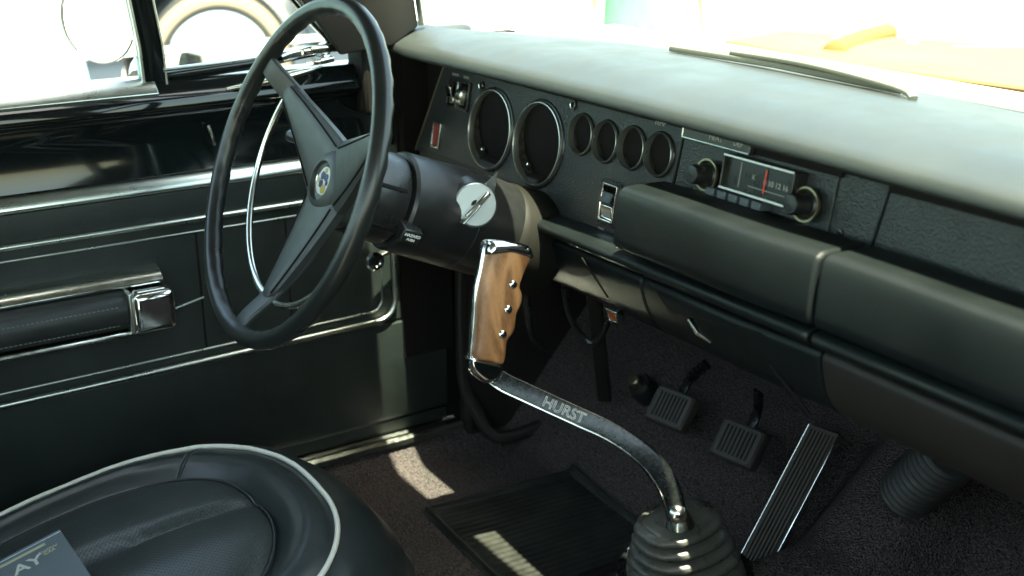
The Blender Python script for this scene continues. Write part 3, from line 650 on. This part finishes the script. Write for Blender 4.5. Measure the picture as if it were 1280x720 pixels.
# ================================================================== SEAT
seat = thing('bucket_seat', 'black leather driver bucket seat with white piping and perforated insert', 'car seat', (.37, -.25, .02))
SC = (.360, -.243)
def se(theta, hw, hf, n=2.5):
    c, s = math.cos(theta), math.sin(theta)
    hb = .26
    h_ = hf if s > 0 else hb
    k = (abs(c)**n+abs(s)**n)**(-1/n)
    return V((SC[0]+hw*k*c, SC[1]+h_*k*s, 0))
def zb(y): return .226+.17*y if y < 0 else .226+.02*y
# radial stations: (fraction, hw, hf, dz)
ST = [(0, .0, .0, .0165), (1, .05, .05, .018), (2, .10, .10, .014), (3, .150, .148, .006), (3.7, .174, .172, -.003), (4, .180, .178, -.009), (4.3, .185, .184, -.002), (5, .194, .197, .008), (6, .206, .213, .013), (7, .223, .232, .007), (7.7, .232, .242, .0005), (8, .236, .246, -.001), (8.3, .240, .2505, -.002), (9, .256, .275, -.012), (10, .270, .303, -.034), (11, .280, .325, -.064), (12, .285, .338, -.096), (12.5, .285, .340, -.104), (12.8, .279, .333, -.108), (13, .274, .328, -.13), (14, .262, .31, -.185)]
def sstat(f):
    for a, b in zip(ST, ST[1:]):
        if a[0] <= f <= b[0]:
            t = (f-a[0])/(b[0]-a[0]); return [a[i]*(1-t)+b[i]*t for i in range(1, 4)]
    return list(ST[-1][1:])
def sp_(theta, f, lift=0):
    hw, hf, dz = sstat(f); p = se(theta, hw, hf, 2.0+.4*min(1, f/8)); z = zb(p.y)+dz+lift
    if f < 4: # pleat groove in the middle of the insert
        gx = abs((p.x-SC[0]) + .015); z -= .010*math.exp(-(gx/.010)**2)*(1-(f/4)**4*.6); z += .006*math.exp(-((gx-.07)/.05)**2)
    if 4.3 < f < 12: z += .0010*noise.noise(V((p.x*14, p.y*14, f*.5)))+.0006*noise.noise(V((p.x*45, p.y*45, 3)))
    return V((p.x, p.y, max(z, .03)))
fr_st = []
for a, b in zip(ST, ST[1:]):
    m_ = 3 if b[0]-a[0] >= .9 else 2
    fr_st += [a[0]+(b[0]-a[0])*i/m_ for i in range(m_)]
fr_st.append(14); NA = 240; vs, fs, mi = [], [], []
for f in fr_st[1:]:
    for k in range(NA): vs.append(sp_(2*math.pi*k/NA, f))
c0 = len(vs); vs.append(sp_(0, 0))
for k in range(NA): fs.append((c0, k, (k+1) % NA)); mi.append(1)
for i in range(len(fr_st)-2):
    for k in range(NA): fs.append((i*NA+k, i*NA+(k+1) % NA, (i+1)*NA+(k+1) % NA, (i+1)*NA+k)); mi.append(1 if fr_st[i+2] <= 4 else 0)
mesh('cushion', vs, fs, [LEATH, PERF], seat, smooth=80, mi=mi)
mesh('piping', *sweep([sp_(2*math.pi*k/160, 8, .0028) for k in range(160)], circ(.0033, 10), closed=True), PIPE, seat)
mesh('lower_welt', *sweep([sp_(2*math.pi*k/160, 12.5, .002) for k in range(160)], circ(.0026, 8), closed=True), LEATH, seat)
def seam(theta, f0, f1, dth, mat=LEATH, r=.0011):
    for s_ in (-1, 1):
        mesh('roll_seam', *sweep([sp_(theta+s_*dth, f0+(f1-f0)*i/10, .0004) for i in range(11)], circ(r, 8)), mat, seat)
    vs, fs = [], []
    for s_ in (-2, 2):
        for i in range(0, 30):
            p = sp_(theta+s_*dth, f0+(f1-f0)*i/30, .0006); q = sp_(theta+s_*dth, f0+(f1-f0)*(i+.6)/30, .0006)
            vs, fs = join((vs, fs), sweep([p, q], circ(.0006, 5)))
    mesh('roll_stitching', vs, fs, bpy.data.materials['grey_thread'], seat)
seam(R_(140), 4.1, 7.8, .010); seam(R_(28), 4.1, 7.8, .010); seam(R_(28), 8.3, 12.2, .010)
mesh('insert_welt', *sweep([sp_(2*math.pi*k/160, 3.95, .0035) for k in range(160)], circ(.0016, 8), closed=True), LEATH, seat)
mesh('backrest', *sweep(smoothpath([(.368, -.52, .16), (.368, -.58, .35), (.368, -.66, .60), (.368, -.69, .68)], 6), rrect(.50, .11, .05), scale=[(1, 1)]*14+[(.97, .95), (.9, .9), (.8, .8), (.62, .6), (.4, .4)], up=V((0, -1, .2))), LEATH, seat)
mesh('seat_base', *box((.37, -.26, .035), (.36, .40, .05)), DARK, seat, bevel=.005)

# booklet on the seat
bk = thing('booklet', 'slate grey printed card with white capitals and a gold ribbon, lying on the seat', 'booklet', on(40, 700, 2, .205))
BO = V((.50, -.33, .212)); BN = V((0, -.25, 1)).normalized()
c1, c2, c3 = onp(75, 662, BO, BN), onp(0, 701, BO, BN), onp(118, 720, BO, BN)
ex = (c2-c1).normalized(); ey = (c3-c1); ey = (ey-ex*ey.dot(ex)).normalized()
# printed side up; text runs along -ex ... card origin = corner, +X towards c1 from c2
tx = -ex; ty = -ey; nn = tx.cross(ty)
if nn.z < 0: nn = -nn
BM = mat4(c1, tx, ty, nn)
plate('card', [(0, 0), (-.16, 0), (-.16, -.22), (0, -.22)], [], .002, .0003, BM, BKCARD, bk)
def bstrip(name, pts, mat): return plate(name, pts, [], .0004, 0, BM @ Matrix.Translation((0, 0, .0013)), mat, bk)
bstrip('silver_line', [(-.001, -.0052), (-.16, -.0052), (-.16, -.0064), (-.001, -.0064)], BLUEW)
bstrip('gold_ribbon', [(-.021, -.013), (-.16, -.013), (-.16, -.0178), (-.021, -.0178), (-.024, -.0154)], GOLD)
text('title_lettering', 'AY', .026, BM @ Matrix.Translation((-.048, -.040, .0014)), EW, bk, bold=.0005)
text('small_lettering', 'SHOW', .007, BM @ Matrix.Translation((-.022, -.030, .0014)), GOLD, bk); text('small_lettering', 'CAR', .007, BM @ Matrix.Translation((-.022, -.036, .0014)), GOLD, bk)

# ================================================================== GEAR SHIFTER
gs = thing('gear_shifter', 'bent metal gear lever with chrome capped pistol grip of brown wood', 'gear lever', (.70, .32, .17))
# rubber boot
bx_, by_ = .705, .315
prof = [(.17, .082, .088), (.185, .078, .084), (.19, .070, .076)]
z = .190; r0 = .074
for i in range(4):
    rr0 = .073-.006*i
    prof += [(z+.002, rr0-.010, rr0-.002), (z+.006, rr0-.003, rr0+.006), (z+.011, rr0, rr0+.010), (z+.0155, rr0-.003, rr0+.006), (z+.018, rr0-.011, rr0-.003)]; z += .0175
prof += [(z+.001, .040, .052), (z+.006, .036, .047), (z+.010, .026, .035), (z+.011, .012, .014)]
vs, fs = [], []; NB = 56
for i, (zz, ra, rb) in enumerate(prof):
    k_ = (zz-.17)/.1
    for k in range(NB):
        a = 2*math.pi*k/NB; e_ = 2.4; c, s = math.cos(a), math.sin(a); m_ = (abs(c)**e_+abs(s)**e_)**(-1/e_)
        w_ = .0016*noise.noise(V((math.cos(a)*2.2, math.sin(a)*2.2, zz*60)))+.0008*noise.noise(V((math.cos(a)*7, math.sin(a)*7, zz*90))); c *= 1+w_*9; s *= 1+w_*9
        vs.append((bx_+.004*k_+ra*.75*m_*c, by_-.022*k_+rb*.79*m_*s, zz-.010*k_+.006*(k_ if i > 3 else 0)*s))
for i in range(len(prof)-1):
    for k in range(NB): fs.append((i*NB+k, i*NB+(k+1) % NB, (i+1)*NB+(k+1) % NB, (i+1)*NB+k))
fs.append(tuple((len(prof)-1)*NB+k for k in range(NB)))
BOOT = M('boot_rubber', (.065, .066, .054), .33, rvar=.1, vscale=30, bump=('noise', 250, .3, .0006), var=.25)
mesh('shift_boot', vs, fs, BOOT, gs, smooth=80)
mesh('boot_flange', *lathe([(0, .082), (.006, .081), (.008, .076), (.008, .060)], (bx_, by_, .168), (0, 0, 1), 48), BLKMET, gs)
for a in (20, 140, 200, 320): mesh('boot_screw', *lathe([(0, .006), (.003, .005), (.005, 0)], (bx_+.077*math.cos(R_(a)), by_+.077*math.sin(R_(a)), .175), (0, 0, 1), 12), CHROME, gs)
# lever: pixel traced centre line with real depths
def dep(px, py, d): return CAM+ray(px, py)*d
lp = [dep(846, 648, 1.335), dep(838, 615, 1.335), dep(818, 582, 1.335), dep(790, 556, 1.335), dep(760, 537, 1.337), dep(725, 521, 1.34), dep(690, 505, 1.345), dep(655, 489, 1.35), dep(628, 476, 1.355), dep(612, 462, 1.36), dep(609, 450, 1.36)]
pth = smoothpath(lp, 6); NL = len(pth)
LN_ = V((.82, -.42, .35)).normalized()
LW = .0215
mesh('lever', *sweep(pth, rrect(LW, .0085, .0025), scale=[(1.0+.18*math.sin(math.pi*min(1, i/20)) if i < 20 else 1.0-.05*(i-20)/40, 1) for i in range(NL)], up=LN_), BLKMET, gs, smooth=35)
mesh('lever_edge', *sweep([p+((pth[min(i+1, NL-1)]-pth[max(i-1, 0)]).cross(LN_).normalized())*LW*(-.47) + LN_*.0032 for i, p in enumerate(pth)][4:-6], circ(.0012, 8)), CHRDULL, gs)
mesh('lever_bolt', *lathe([(0, .010), (.012, .010), (.015, .007), (.016, 0)], dep(846, 642, 1.335)-LN_*.004, LN_, 20), CHRDULL, gs)
mesh('lever_collar', *lathe([(0, .017), (.008, .014), (.014, .011)], dep(850, 655, 1.345), (0, -.1, 1), 24), CHRDULL, gs)
# lettering along the lever
i0 = 36; tdir = (dep(732, 524, 1.34)-dep(678, 500, 1.345)).normalized(); ty_ = LN_.cross(tdir).normalized(); nz_ = tdir.cross(ty_)
tc_ = dep(705, 513, 1.342)+nz_*.0046
text('lever_lettering', 'HURST', .0160, mat4(tc_, tdir, ty_, nz_), M('worn_engraving', (.5, .52, .48), .4), gs, outline=.00035)
# grip
GO = V((.555, .156, .49)); GN = V((1, -.10, .184)).normalized()
gy = (V((.543, .178, .551))-V((.566, .134, .426))); gy = (gy-GN*gy.dot(GN)).normalized(); gx = gy.cross(GN)
def gp(px, py):
    q = onp(px, py, GO+GN*.008, GN)-(GO+GN*.008); return V((q.dot(gx), q.dot(gy), 0))
GM = mat4(GO, gx, gy, GN)
wood = [(612, 312), (604, 340), (599, 365), (597, 395), (595, 425), (593, 447), (610, 451), (628, 454), (632, 430), (634, 424), (642, 413), (644, 400), (645, 392), (651, 380), (652, 368), (649, 358), (652, 348), (657, 335), (663, 322), (650, 316), (630, 311)]
wo = [tuple(p[:2]) for p in smoothpath([gp(*q) for q in wood], 5, closed=True)]
cx_ = sum(p[0] for p in wo)/len(wo); cy_ = sum(p[1] for p in wo)/len(wo)
def lens(poly, h0, h1, name, mat, sgn):
    # domed slab: rings shrink inwards as they rise
    lv = [(1, h0), (1, h0+(h1-h0)*.25), (.965, h0+(h1-h0)*.55), (.90, h0+(h1-h0)*.80), (.78, h0+(h1-h0)*.94), (.55, h1), (.25, h1+.0006)]
    vs, fs = [], []; n_ = len(poly)
    ax0, ax1 = V(tuple(gp(636, 313)[:2])+(0,)), V(tuple(gp(611, 450)[:2])+(0,))
    for s_, h in lv:
        for x, y in poly:
            # shrink towards the grip's long axis, less towards its ends
            t = max(0.03, min(.97, (V((x, y, 0))-ax0).dot(ax1-ax0)/(ax1-ax0).length_squared)); c = ax0+(ax1-ax0)*t; c = V((c.x+.002, c.y, 0))
            vs.append(GM @ V((c.x+(x-c.x)*s_, c.y+(y-c.y)*s_, sgn*h)))
    for i in range(len(lv)-1):
        for k in range(n_): fs.append((i*n_+k, i*n_+(k+1) % n_, (i+1)*n_+(k+1) % n_, (i+1)*n_+k))
    fs.append(tuple((len(lv)-1)*n_+k for k in range(n_)))
    return mesh(name, vs, fs, mat, gs, smooth=70)
lens(wo, .0035, .0145, 'wooden_grip', WOOD, 1); lens(wo, .0035, .0145, 'wooden_grip', WOOD, -1)
spine = [(608, 306), (601, 340), (595.5, 365), (593.5, 395), (591, 425), (589.5, 449), (595, 462), (608, 470), (622, 466), (630, 456), (633, 430), (643, 414), (646, 395), (652, 382), (654, 370), (651, 358), (654, 346), (660, 332), (664, 320), (662, 309), (640, 302), (620, 300)]
spo = [tuple(p[:2]) for p in smoothpath([gp(*q) for q in spine], 5, closed=True)]
plate('chrome_spine', spo, [], .0085, .0022, GM, CHROME, gs, smooth=60)
cap_ = [tuple(p[:2]) for p in smoothpath([gp(*q) for q in [(609, 319), (611, 304), (622, 300), (640, 302), (658, 306), (663, 313), (662, 323), (636, 317)]], 5, closed=True)]
plate('grip_cap', cap_, [], .034, .006, GM, CHROME, gs, smooth=60)
col_ = [tuple(p[:2]) for p in smoothpath([gp(*q) for q in [(590, 446), (589.5, 458), (596, 470), (608, 479), (622, 476), (629, 466), (628, 455), (610, 450)]], 5, closed=True)]
plate('grip_collar', col_, [], .022, .005, GM, CHROME, gs, smooth=60)
for q in ((638, 355), (632, 386), (625, 417)):
    p = gp(*q); o_ = GM @ V((p.x, p.y, .0125))
    sc = mesh('grip_screw', *lathe([(0, .0052), (.0022, .0052), (.0036, .0042), (.0043, .0022), (.0044, 0)], o_, GN, 20), CHROME, gs)
    mesh('screw_slot', *join(box(o_+GN*.0042, (.0055, .0009, .0010), Matrix((gx, gy, GN)).transposed()), box(o_+GN*.0042, (.0009, .0055, .0010), Matrix((gx, gy, GN)).transposed())), DARK, sc, smooth=0)

# ================================================================== PEDALS, MAT, FLOOR FITTINGS
def pedal_frame(c, tilt, yaw=0):
    R = Matrix.Rotation(yaw, 3, 'Z') @ Matrix.Rotation(tilt, 3, 'X'); return R
gpd = thing('gas_pedal', 'long ribbed accelerator pedal with a bright metal border', 'pedal', (.635, .50, .10), 'foot pedals')
a, b = on(1033, 536, 1, .60), on(958, 680, 1, .505); gd = (a-b).normalized(); gl_ = (a-b).length
gs_ = (on(1052, 543, 1, .60)-on(1013, 529, 1, .60)).normalized(); gn = gs_.cross(gd).normalized(); gw = .055
if gn.y > 0: gn = -gn
GPM = mat4((a+b)/2-gd*.02, gs_, gd, gn); GH = gl_+.04
plate('pedal_border', rr(0, 0, gw, GH, .004), [rr(0, 0, gw-.005, GH-.006, .002)], .010, .0012, GPM, CHROME, gpd)
GP3 = Matrix((gs_, gd, gn)).transposed()
mesh('tread', *join(box((a+b)/2-gd*.02, (gw-.004, GH-.005, .006), GP3), *[box((a+b)/2-gd*.02+gs_*((k-3)*.0062)+gn*.0042, (.0036, GH-.014, .0045), GP3) for k in range(7)]), BROWNB if 0 else M('pedal_rubber', (.055, .048, .038), .5), gpd)
def foot_pad(name, label, px, py, y, arm_top):
    c = on(px, py, 1, y); t = thing(name, label, 'pedal', c, 'foot pedals')
    R = Matrix.Rotation(R_(10), 3, 'Z') @ Matrix.Rotation(R_(-38), 3, 'X')   # pad leans back, face towards driver
    u, n_, v = R @ V((1, 0, 0)), R @ V((0, -1, 0)), R @ V((0, 0, 1))
    vs, fs = [], []; NU, NV = 22, 10; W_, H_ = .070, .055
    F3 = Matrix((u, v, n_)).transposed()
    mesh('pad', *box(c, (W_, H_, .022), F3), bpy.data.materials['pedal_rubber'], t, bevel=.005, seg=3)
    vs, fs = [], []
    for k in range(8): vs, fs = join((vs, fs), box(c+u*((k-3.5)*.0066)+n_*.0118, (.0026, H_-.016, .0028), F3))
    mesh('pad_ribs', vs, fs, RUBB, t, bevel=.0006)
    mesh('pad_edge', *sweep([c+u*x+v*y_+n_*.0108 for x, y_ in rrect(W_-.007, H_-.007, .006)], circ(.0016, 6), closed=True, up=n_), bpy.data.materials['pedal_rubber'], t)
    mesh('pedal_arm', *sweep(smoothpath([c-n_*.007+v*.005, c+v*.05-n_*.004, V(arm_top)], 5), rrect(.005, .016, .002), up=V((1, 0, 0))), BLKMET, t)
    return t
foot_pad('clutch_pedal', 'ribbed square clutch pedal left of the brake, darkest of the pedals', 841, 512, .565, on(884, 455, 1, .585))
foot_pad('brake_pedal', 'ribbed square brake pedal between the clutch and accelerator', 925, 556, .555, on(948, 490, 1, .575))
ds = thing('dimmer_switch', 'small round floor dimmer button left of the clutch pedal', 'foot switch', on(798, 485, 1, .60))
c = on(800, 482, 1, .60); ax_ = V((0, -.7, .72)).normalized()
mesh('base', *lathe([(-.03, .021), (.0, .021), (.004, .018)], c, ax_, 28), PLAST, ds); mesh('button', *lathe([(.004, .009), (.018, .009), (.020, .007), (.0205, 0)], c, ax_, 20), GOLDR, ds)
# rubber floor mat
mt = thing('floor_mat', 'black ribbed rubber mat lying on the carpet below the steering wheel', 'floor mat', (.32, .39, .022))
m0, m1, m2, m3 = V((.172, .248, .026)), V((.196, .515, .055)), V((.47, .50, .055)), V((.46, .235, .026))
def mpt(u, v, h=0):
    p = m0*(1-u)*(1-v)+m1*(1-u)*v+m2*u*v+m3*u*(1-v); z = floor_z(p.x, p.y)+.004+.002*noise.noise(V((p.x*8, p.y*8, 1)))+h; return V((p.x, p.y, z))
vs, fs = [], []; NU = NV = 90
for j in range(NV+1):
    for i in range(NU+1):
        u, v = i/NU, j/NV; e = min(u, v, 1-u, 1-v); h = .005 if .012 < e < .045 else (.0 if e <= .012 else (.001+.0011*(1 if (i//2) % 2 else 0)))
        vs.append(mpt(u, v, h))
for j in range(NV):
    for i in range(NU): a = j*(NU+1)+i; fs.append((a, a+1, a+NU+2, a+NU+1))
MATR = M('mat_rubber', (.020, .021, .017), .5, rvar=.15, vscale=18, bump=('noise', 120, .3, .001), var=.5)
mesh('ribbed_sheet', vs, fs, MATR, mt, smooth=25)
mesh('mat_border', *sweep([mpt(u, v, .006) for u, v in [(.03, .03)]+[(.03, k/12) for k in range(1, 12)]+[(.03, .97)]+[(k/12, .97) for k in range(1, 12)]+[(.97, .97)]+[(.97, 1-k/12) for k in range(1, 12)]+[(.97, .03)]+[(1-k/12, .03) for k in range(1, 12)]], circ(.0035, 8), closed=True), MATR, mt)
# heater duct bellows
hd = thing('heater_duct', 'black corrugated hose hanging under the dash on the passenger side', 'hose', on(1150, 640, 1, .55))
c0_, c1_ = on(1182, 572, 1, .50), on(1138, 612, 1, .53)
dv = (c1_-c0_); Lh = dv.length*1.5; pr = []
for i in range(145):
    t = i/144; pr.append((t*Lh-.03, (.029+.0042*math.cos(t*2*math.pi*12))*(1 if t < .9 else 1-(t-.9)*2)))
mesh('corrugated_sleeve', *lathe(pr, c0_, dv, 40), RUBB, hd, smooth=60)

# ================================================================== WINDSHIELD, WIPER, BONNET
ws = thing('windshield', 'clear curved windscreen glass above the dashboard', 'windscreen', (.7, .56, .70))
vs, fs = [], []
for i in range(41):
    x = .035+1.35*i/40
    for k in range(5):
        t = k/4; yb = backy(x)+.004; vs.append((x+(.71-x)*.07*t, yb+(.272-yb)*t+.02*math.sin(math.pi*t), .722+.318*t))
for i in range(40):
    for k in range(4): a = i*5+k; fs.append((a, a+1, a+6, a+5))
mesh('glass_pane', vs, fs, GLASS, ws, smooth=60)
mesh('rubber_seal', *sweep([V((.02+1.38*i/40, backy(.02+1.38*i/40)+.008, .712)) for i in range(41)], rrect(.010, .005, .002)), M('faded_seal', (.16, .165, .15), .7), ws)
wi = thing('windshield_wiper', 'grey metal wiper blade parked at the foot of the windscreen', 'wiper', on(985, 95, 2, .70))
w0, w1 = on(840, 60, 2, .724), on(1130, 113, 2, .724); wd = (w1-w0).normalized(); wu = V((0, 0, 1)); wsd = wd.cross(wu)
WIPM = M('wiper_grey', (.17, .175, .135), .5)
mesh('blade_frame', *sweep([w0, w0.lerp(w1, .5)+wu*.003, w1], rrect(.010, .008, .002)), WIPM, wi)
mesh('rubber_blade', *sweep([w0-wsd*.010, w1-wsd*.010-wd*.02], rrect(.004, .006, .001)), RUBB, wi)
mesh('wiper_arm', *sweep(smoothpath([w0.lerp(w1, .30)+wu*.008, w0.lerp(w1, .65)+wu*.010+wsd*.004, w1+wsd*.012+wu*.004, w1+wd*.03+wsd*.02-wu*.002], 5), rrect(.009, .006, .002)), WIPM, wi)
hood = thing('car_hood', 'orange painted hood panel with modelled pale reflection streaks seen through the windscreen', 'car hood', (.6, 1.2, .5))
h0, h1, h2, h3 = on(985, 38, 2, .63), on(1290, 57, 2, .63), on(1290, 110, 2, .665), on(1062, 80, 2, .665)
ex_ = (h1-h0)
hq = [h0-ex_*.02, h1+ex_*1.0, h2+(h2-h3)*1.0, h3, on(905, 50, 2, .66)]
top = [p.copy() for p in hq]; bot = [p-V((0, 0, .03)) for p in hq]
N5 = 5; mesh('hood_panel', top+bot, [tuple(range(5)), tuple(range(5, 10))]+[(k, (k+1) % 5, 5+(k+1) % 5, 5+k) for k in range(5)], ORANGE, hood, bevel=.004, smooth=30)
def hp(px, py):
    a_, b_, c_ = top[0], top[1], top[2]; nrm = (b_-a_).cross(c_-a_).normalized(); return onp(px, py, a_, nrm)+V((0, 0, .003))
for (p0, p1, r) in (((1148, 44), (1125, 78), .008), ((1145, 62), (1279, 60), .006), ((1140, 82), (1279, 72), .006), ((1060, 40), (1036, 56), .006)):
    mesh('hood_reflection_streak', *sweep([hp(*p0), hp(*p1)], rrect(r*2.4, .003, .001)), GLARE_TONE, hood)  # pale strips laid on the hood in place of reflections
hs_ = thing('corrugated_hose', 'pale yellow ribbed hose lying across the orange hood', 'hose', hp(1075, 60))
pr = smoothpath([hp(1042, 70), hp(1058, 62), hp(1080, 52), hp(1112, 43)], 20)
mesh('hose_body', *sweep(pr, circ(.017, 16), scale=[1+.25*math.sin(i*1.25) for i in range(len(pr))]), M('yellow_rubber', (.19, .115, .04), .7, spec=.1), hs_, smooth=60)

# ================================================================== OUTSIDE: PERSON AND PARKED CARS
def person():
    p0 = CAM+ray(808, 45)*4.6; bx, by = p0.x, p0.y; G = -.28
    t = thing('person', 'person in a green shirt standing outside beyond the windscreen, arms hanging down', 'person', (bx, by, G))
    side = _r.copy(); side.z = 0; side.normalize(); fw = V((-side.y, side.x, 0))
    def P(a, z, b=0): return V((bx, by, G))+side*a+fw*b+V((0, 0, z))
    def rings(spec, mat, name, par, n=24):
        vs, fs = [], []
        for (a, b, z, ra, rb) in spec:
            for k in range(n): th_ = 2*math.pi*k/n; vs.append(P(a+ra*1.2*math.cos(th_), z, b+rb*math.sin(th_)))
        for i in range(len(spec)-1):
            for k in range(n): fs.append((i*n+k, i*n+(k+1) % n, (i+1)*n+(k+1) % n, (i+1)*n+k))
        fs += [tuple(range(n)), tuple((len(spec)-1)*n+k for k in range(n))]
        return mesh(name, vs, fs, mat, par, smooth=70)
    # continuous skinned body
    js = {'pel': (0, .62, .10), 'che': (0, .90, .115), 'nec': (0, 1.06, .045), 'hea': (0, 1.16, .096), 'top': (0, 1.25, .06)}
    V_ = []; E_ = []; Rd = []
    def add(a, z, b, r, par=None):
        V_.append(P(a, z, b)); Rd.append(r)
        if par is not None: E_.append((par, len(V_)-1))
        return len(V_)-1
    pel = add(0, .60, 0, .10); wa = add(0, .75, 0, .10, pel); ch = add(0, .92, 0, .11, wa); ne = add(0, 1.05, 0, .045, ch); he = add(0, 1.13, .01, .075, ne); to = add(0, 1.22, 0, .07, he)
    for s_ in (-1, 1):
        sh = add(s_*.13, .98, 0, .045, ch); el = add(s_*.215, .76, .01, .034, sh); wr = add(s_*.225, .58, -.03, .024, el); pa = add(s_*.20, .53, -.035, .028, wr)
        for q in range(4): f1 = add(s_*.20+(q-1.5)*.001, .49, -.06+.016*q, .008, pa); add(s_*.195, .455+.006*abs(q-1.5), -.065+.016*q, .007, f1)
        th1 = add(s_*.17, .50, -.066, .008, pa); add(s_*.165, .475, -.072, .007, th1)
        hi = add(s_*.07, .55, 0, .075, pel); kn_ = add(s_*.075, .32, -.01, .052, hi); an = add(s_*.08, .08, .01, .036, kn_); add(s_*.085, .04, -.09, .035, an)
    me = bpy.data.meshes.new('body'); me.from_pydata([tuple(v) for v in V_], E_, []); me.materials.append(SKIN)
    o = bpy.data.objects.new('body', me); link(o, t)
    sk = o.modifiers.new('skin', 'SKIN'); me.skin_vertices or None
    if not me.skin_vertices:
        pass
    for i, r in enumerate(Rd):
        me.skin_vertices[0].data[i].radius = (r, r)
    me.skin_vertices[0].data[0].use_root = True
    sk.use_smooth_shade = True
    ss = o.modifiers.new('sub', 'SUBSURF'); ss.levels = 1; ss.render_levels = 2
    rings([(0, 0, .50, .155, .13), (0, 0, .53, .150, .13), (0, 0, .62, .142, .125), (0, 0, .78, .135, .12), (0, 0, .93, .145, .125), (0, 0, 1.0, .12, .10), (0, 0, 1.045, .062, .060)], GREEN, 'shirt', t)
    for s_ in (-1, 1):
        mesh('sleeve', *sweep([P(s_*.115, .985), P(s_*.15, .93), P(s_*.178, .84)], circ(.058, 14)), GREEN, t)
        mesh('trouser_leg', *sweep([P(s_*.07, .56), P(s_*.075, .32, -.01), P(s_*.08, .10, .01)], circ(.082, 14), scale=[1, .8, .7]), DENIM, t)
    mesh('hair', *lathe([(-.03, .088), (.03, .092), (.07, .075), (.095, .04), (.10, 0)], P(0, 1.18, .015), (0, 0, 1), 24), HAIR, t)
    return t
try: person()
except Exception as e: print('PERSON FAIL', e)

def wheel(c, r, par, ww=True, ax=V((1, 0, 0))):
    t_ = mesh('wheel', *lathe([(-.10, r*.6), (-.10, r*.93), (-.07, r), (.07, r), (.10, r*.93), (.105, r*.82), (.10, r*.64), (.085, r*.60)], c, ax, 64), TYRE, par, smooth=40)
    mesh('whitewall', *lathe([(.1045, r*.90), (.1085, r*.88), (.1085, r*.76), (.1045, r*.745)], c, ax, 64, cap=False), WWALL if ww else TYRE, t_)
    mesh('hubcap', *lathe([(.085, r*.66), (.10, r*.68), (.104, r*.64), (.095, r*.56), (.10, r*.50), (.12, r*.30), (.125, r*.12), (.13, 0)], c, ax, 48, cap=False), CHROME, t_)
    return t_
def car(name, label, x1, y0, y1, zb_, mat, wheels, r, roofz, van=False):
    """body seen side on; x1 = near side plane, nose at y1"""
    t = thing(name, label, 'car', (x1-.8, (y0+y1)/2, -.28))
    L_ = y1-y0
    side_ = [(0, .22), (.02, .55), (.10, .72), (.30, .80), (.36, 1.18), (.62, 1.20), (.72, .82), (.95, .76), (1, .60), (.995, .25)]
    if van: side_ = [(0, .22), (.0, .9), (.02, 1.2), (.80, 1.2), (.88, 1.0), (.95, .84), (.985, .62), (1, .25)]
    prof = [(y0+L_*a, -.28+z_*roofz/1.2) for a, z_ in side_]
    for (wy, wz) in reversed(wheels):
        for k in range(9):
            a = math.pi*k/8; prof.append((wy+(r+.06)*math.cos(a), wz+(r+.06)*math.sin(a)))
    N = len(prof); vs = []
    for dx, sc in ((0, 1), (-.04, 1.0), (-1.6, 1.0), (-1.64, 1)):
        for (y, z_) in prof: vs.append((x1+dx-(.16*max(0, z_-.5) if dx > -1 else -.16*max(0, z_-.5)), y, z_))
    fs = [(i*N+k, i*N+(k+1) % N, (i+1)*N+(k+1) % N, (i+1)*N+k) for i in range(3) for k in range(N)]+[tuple(range(N)), tuple(3*N+k for k in range(N))]
    mesh('body', vs, fs, mat, t, smooth=30)
    for wy, wz in wheels:
        wheel(V((x1-.13, wy, wz)), r, t)
    vs, fs = join(box((x1+.004, y0+L_*.5, -.28+.55*roofz/1.2), (.012, L_*.9, .02)))
    mesh('side_trim', vs, fs, CHROME, t)
    wy0, wy1 = y0+L_*.36, y0+L_*.64
    if not van: mesh('side_window', *box((x1-.075, (wy0+wy1)/2, -.28+.98*roofz/1.2), (.01, wy1-wy0, .26)), M('dark_glass', (.02, .03, .03), .05) if 'dark_glass' not in bpy.data.materials else bpy.data.materials['dark_glass'], t)
    mesh('bumper', *tube([(x1-.02, y1+.02, .10), (x1-.3, y1+.07, .10), (x1-1.3, y1+.07, .10), (x1-1.6, y1+.02, .10)], .04, 12, 5), CHROME, t)
    return t
wc_ = on(272, 84, 0, -2.78)
car('parked_car', 'dark navy parked car with tan whitewall tyre seen through the quarter window', -2.72, wc_.y-3.6, wc_.y+.62, 0, NAVY, [(wc_.y-2.7, -.28+.33), (wc_.y, wc_.z)], .305, 1.35)
car('parked_van', 'pale cyan parked van filling the open driver window behind the round mirror', -1.65, -4.3, on(128, 100, 0, -1.65).y, 0, PALEP, [(-3.4, .04), (on(128, 100, 0, -1.65).y-.50, .04)], .31, 2.1, True)
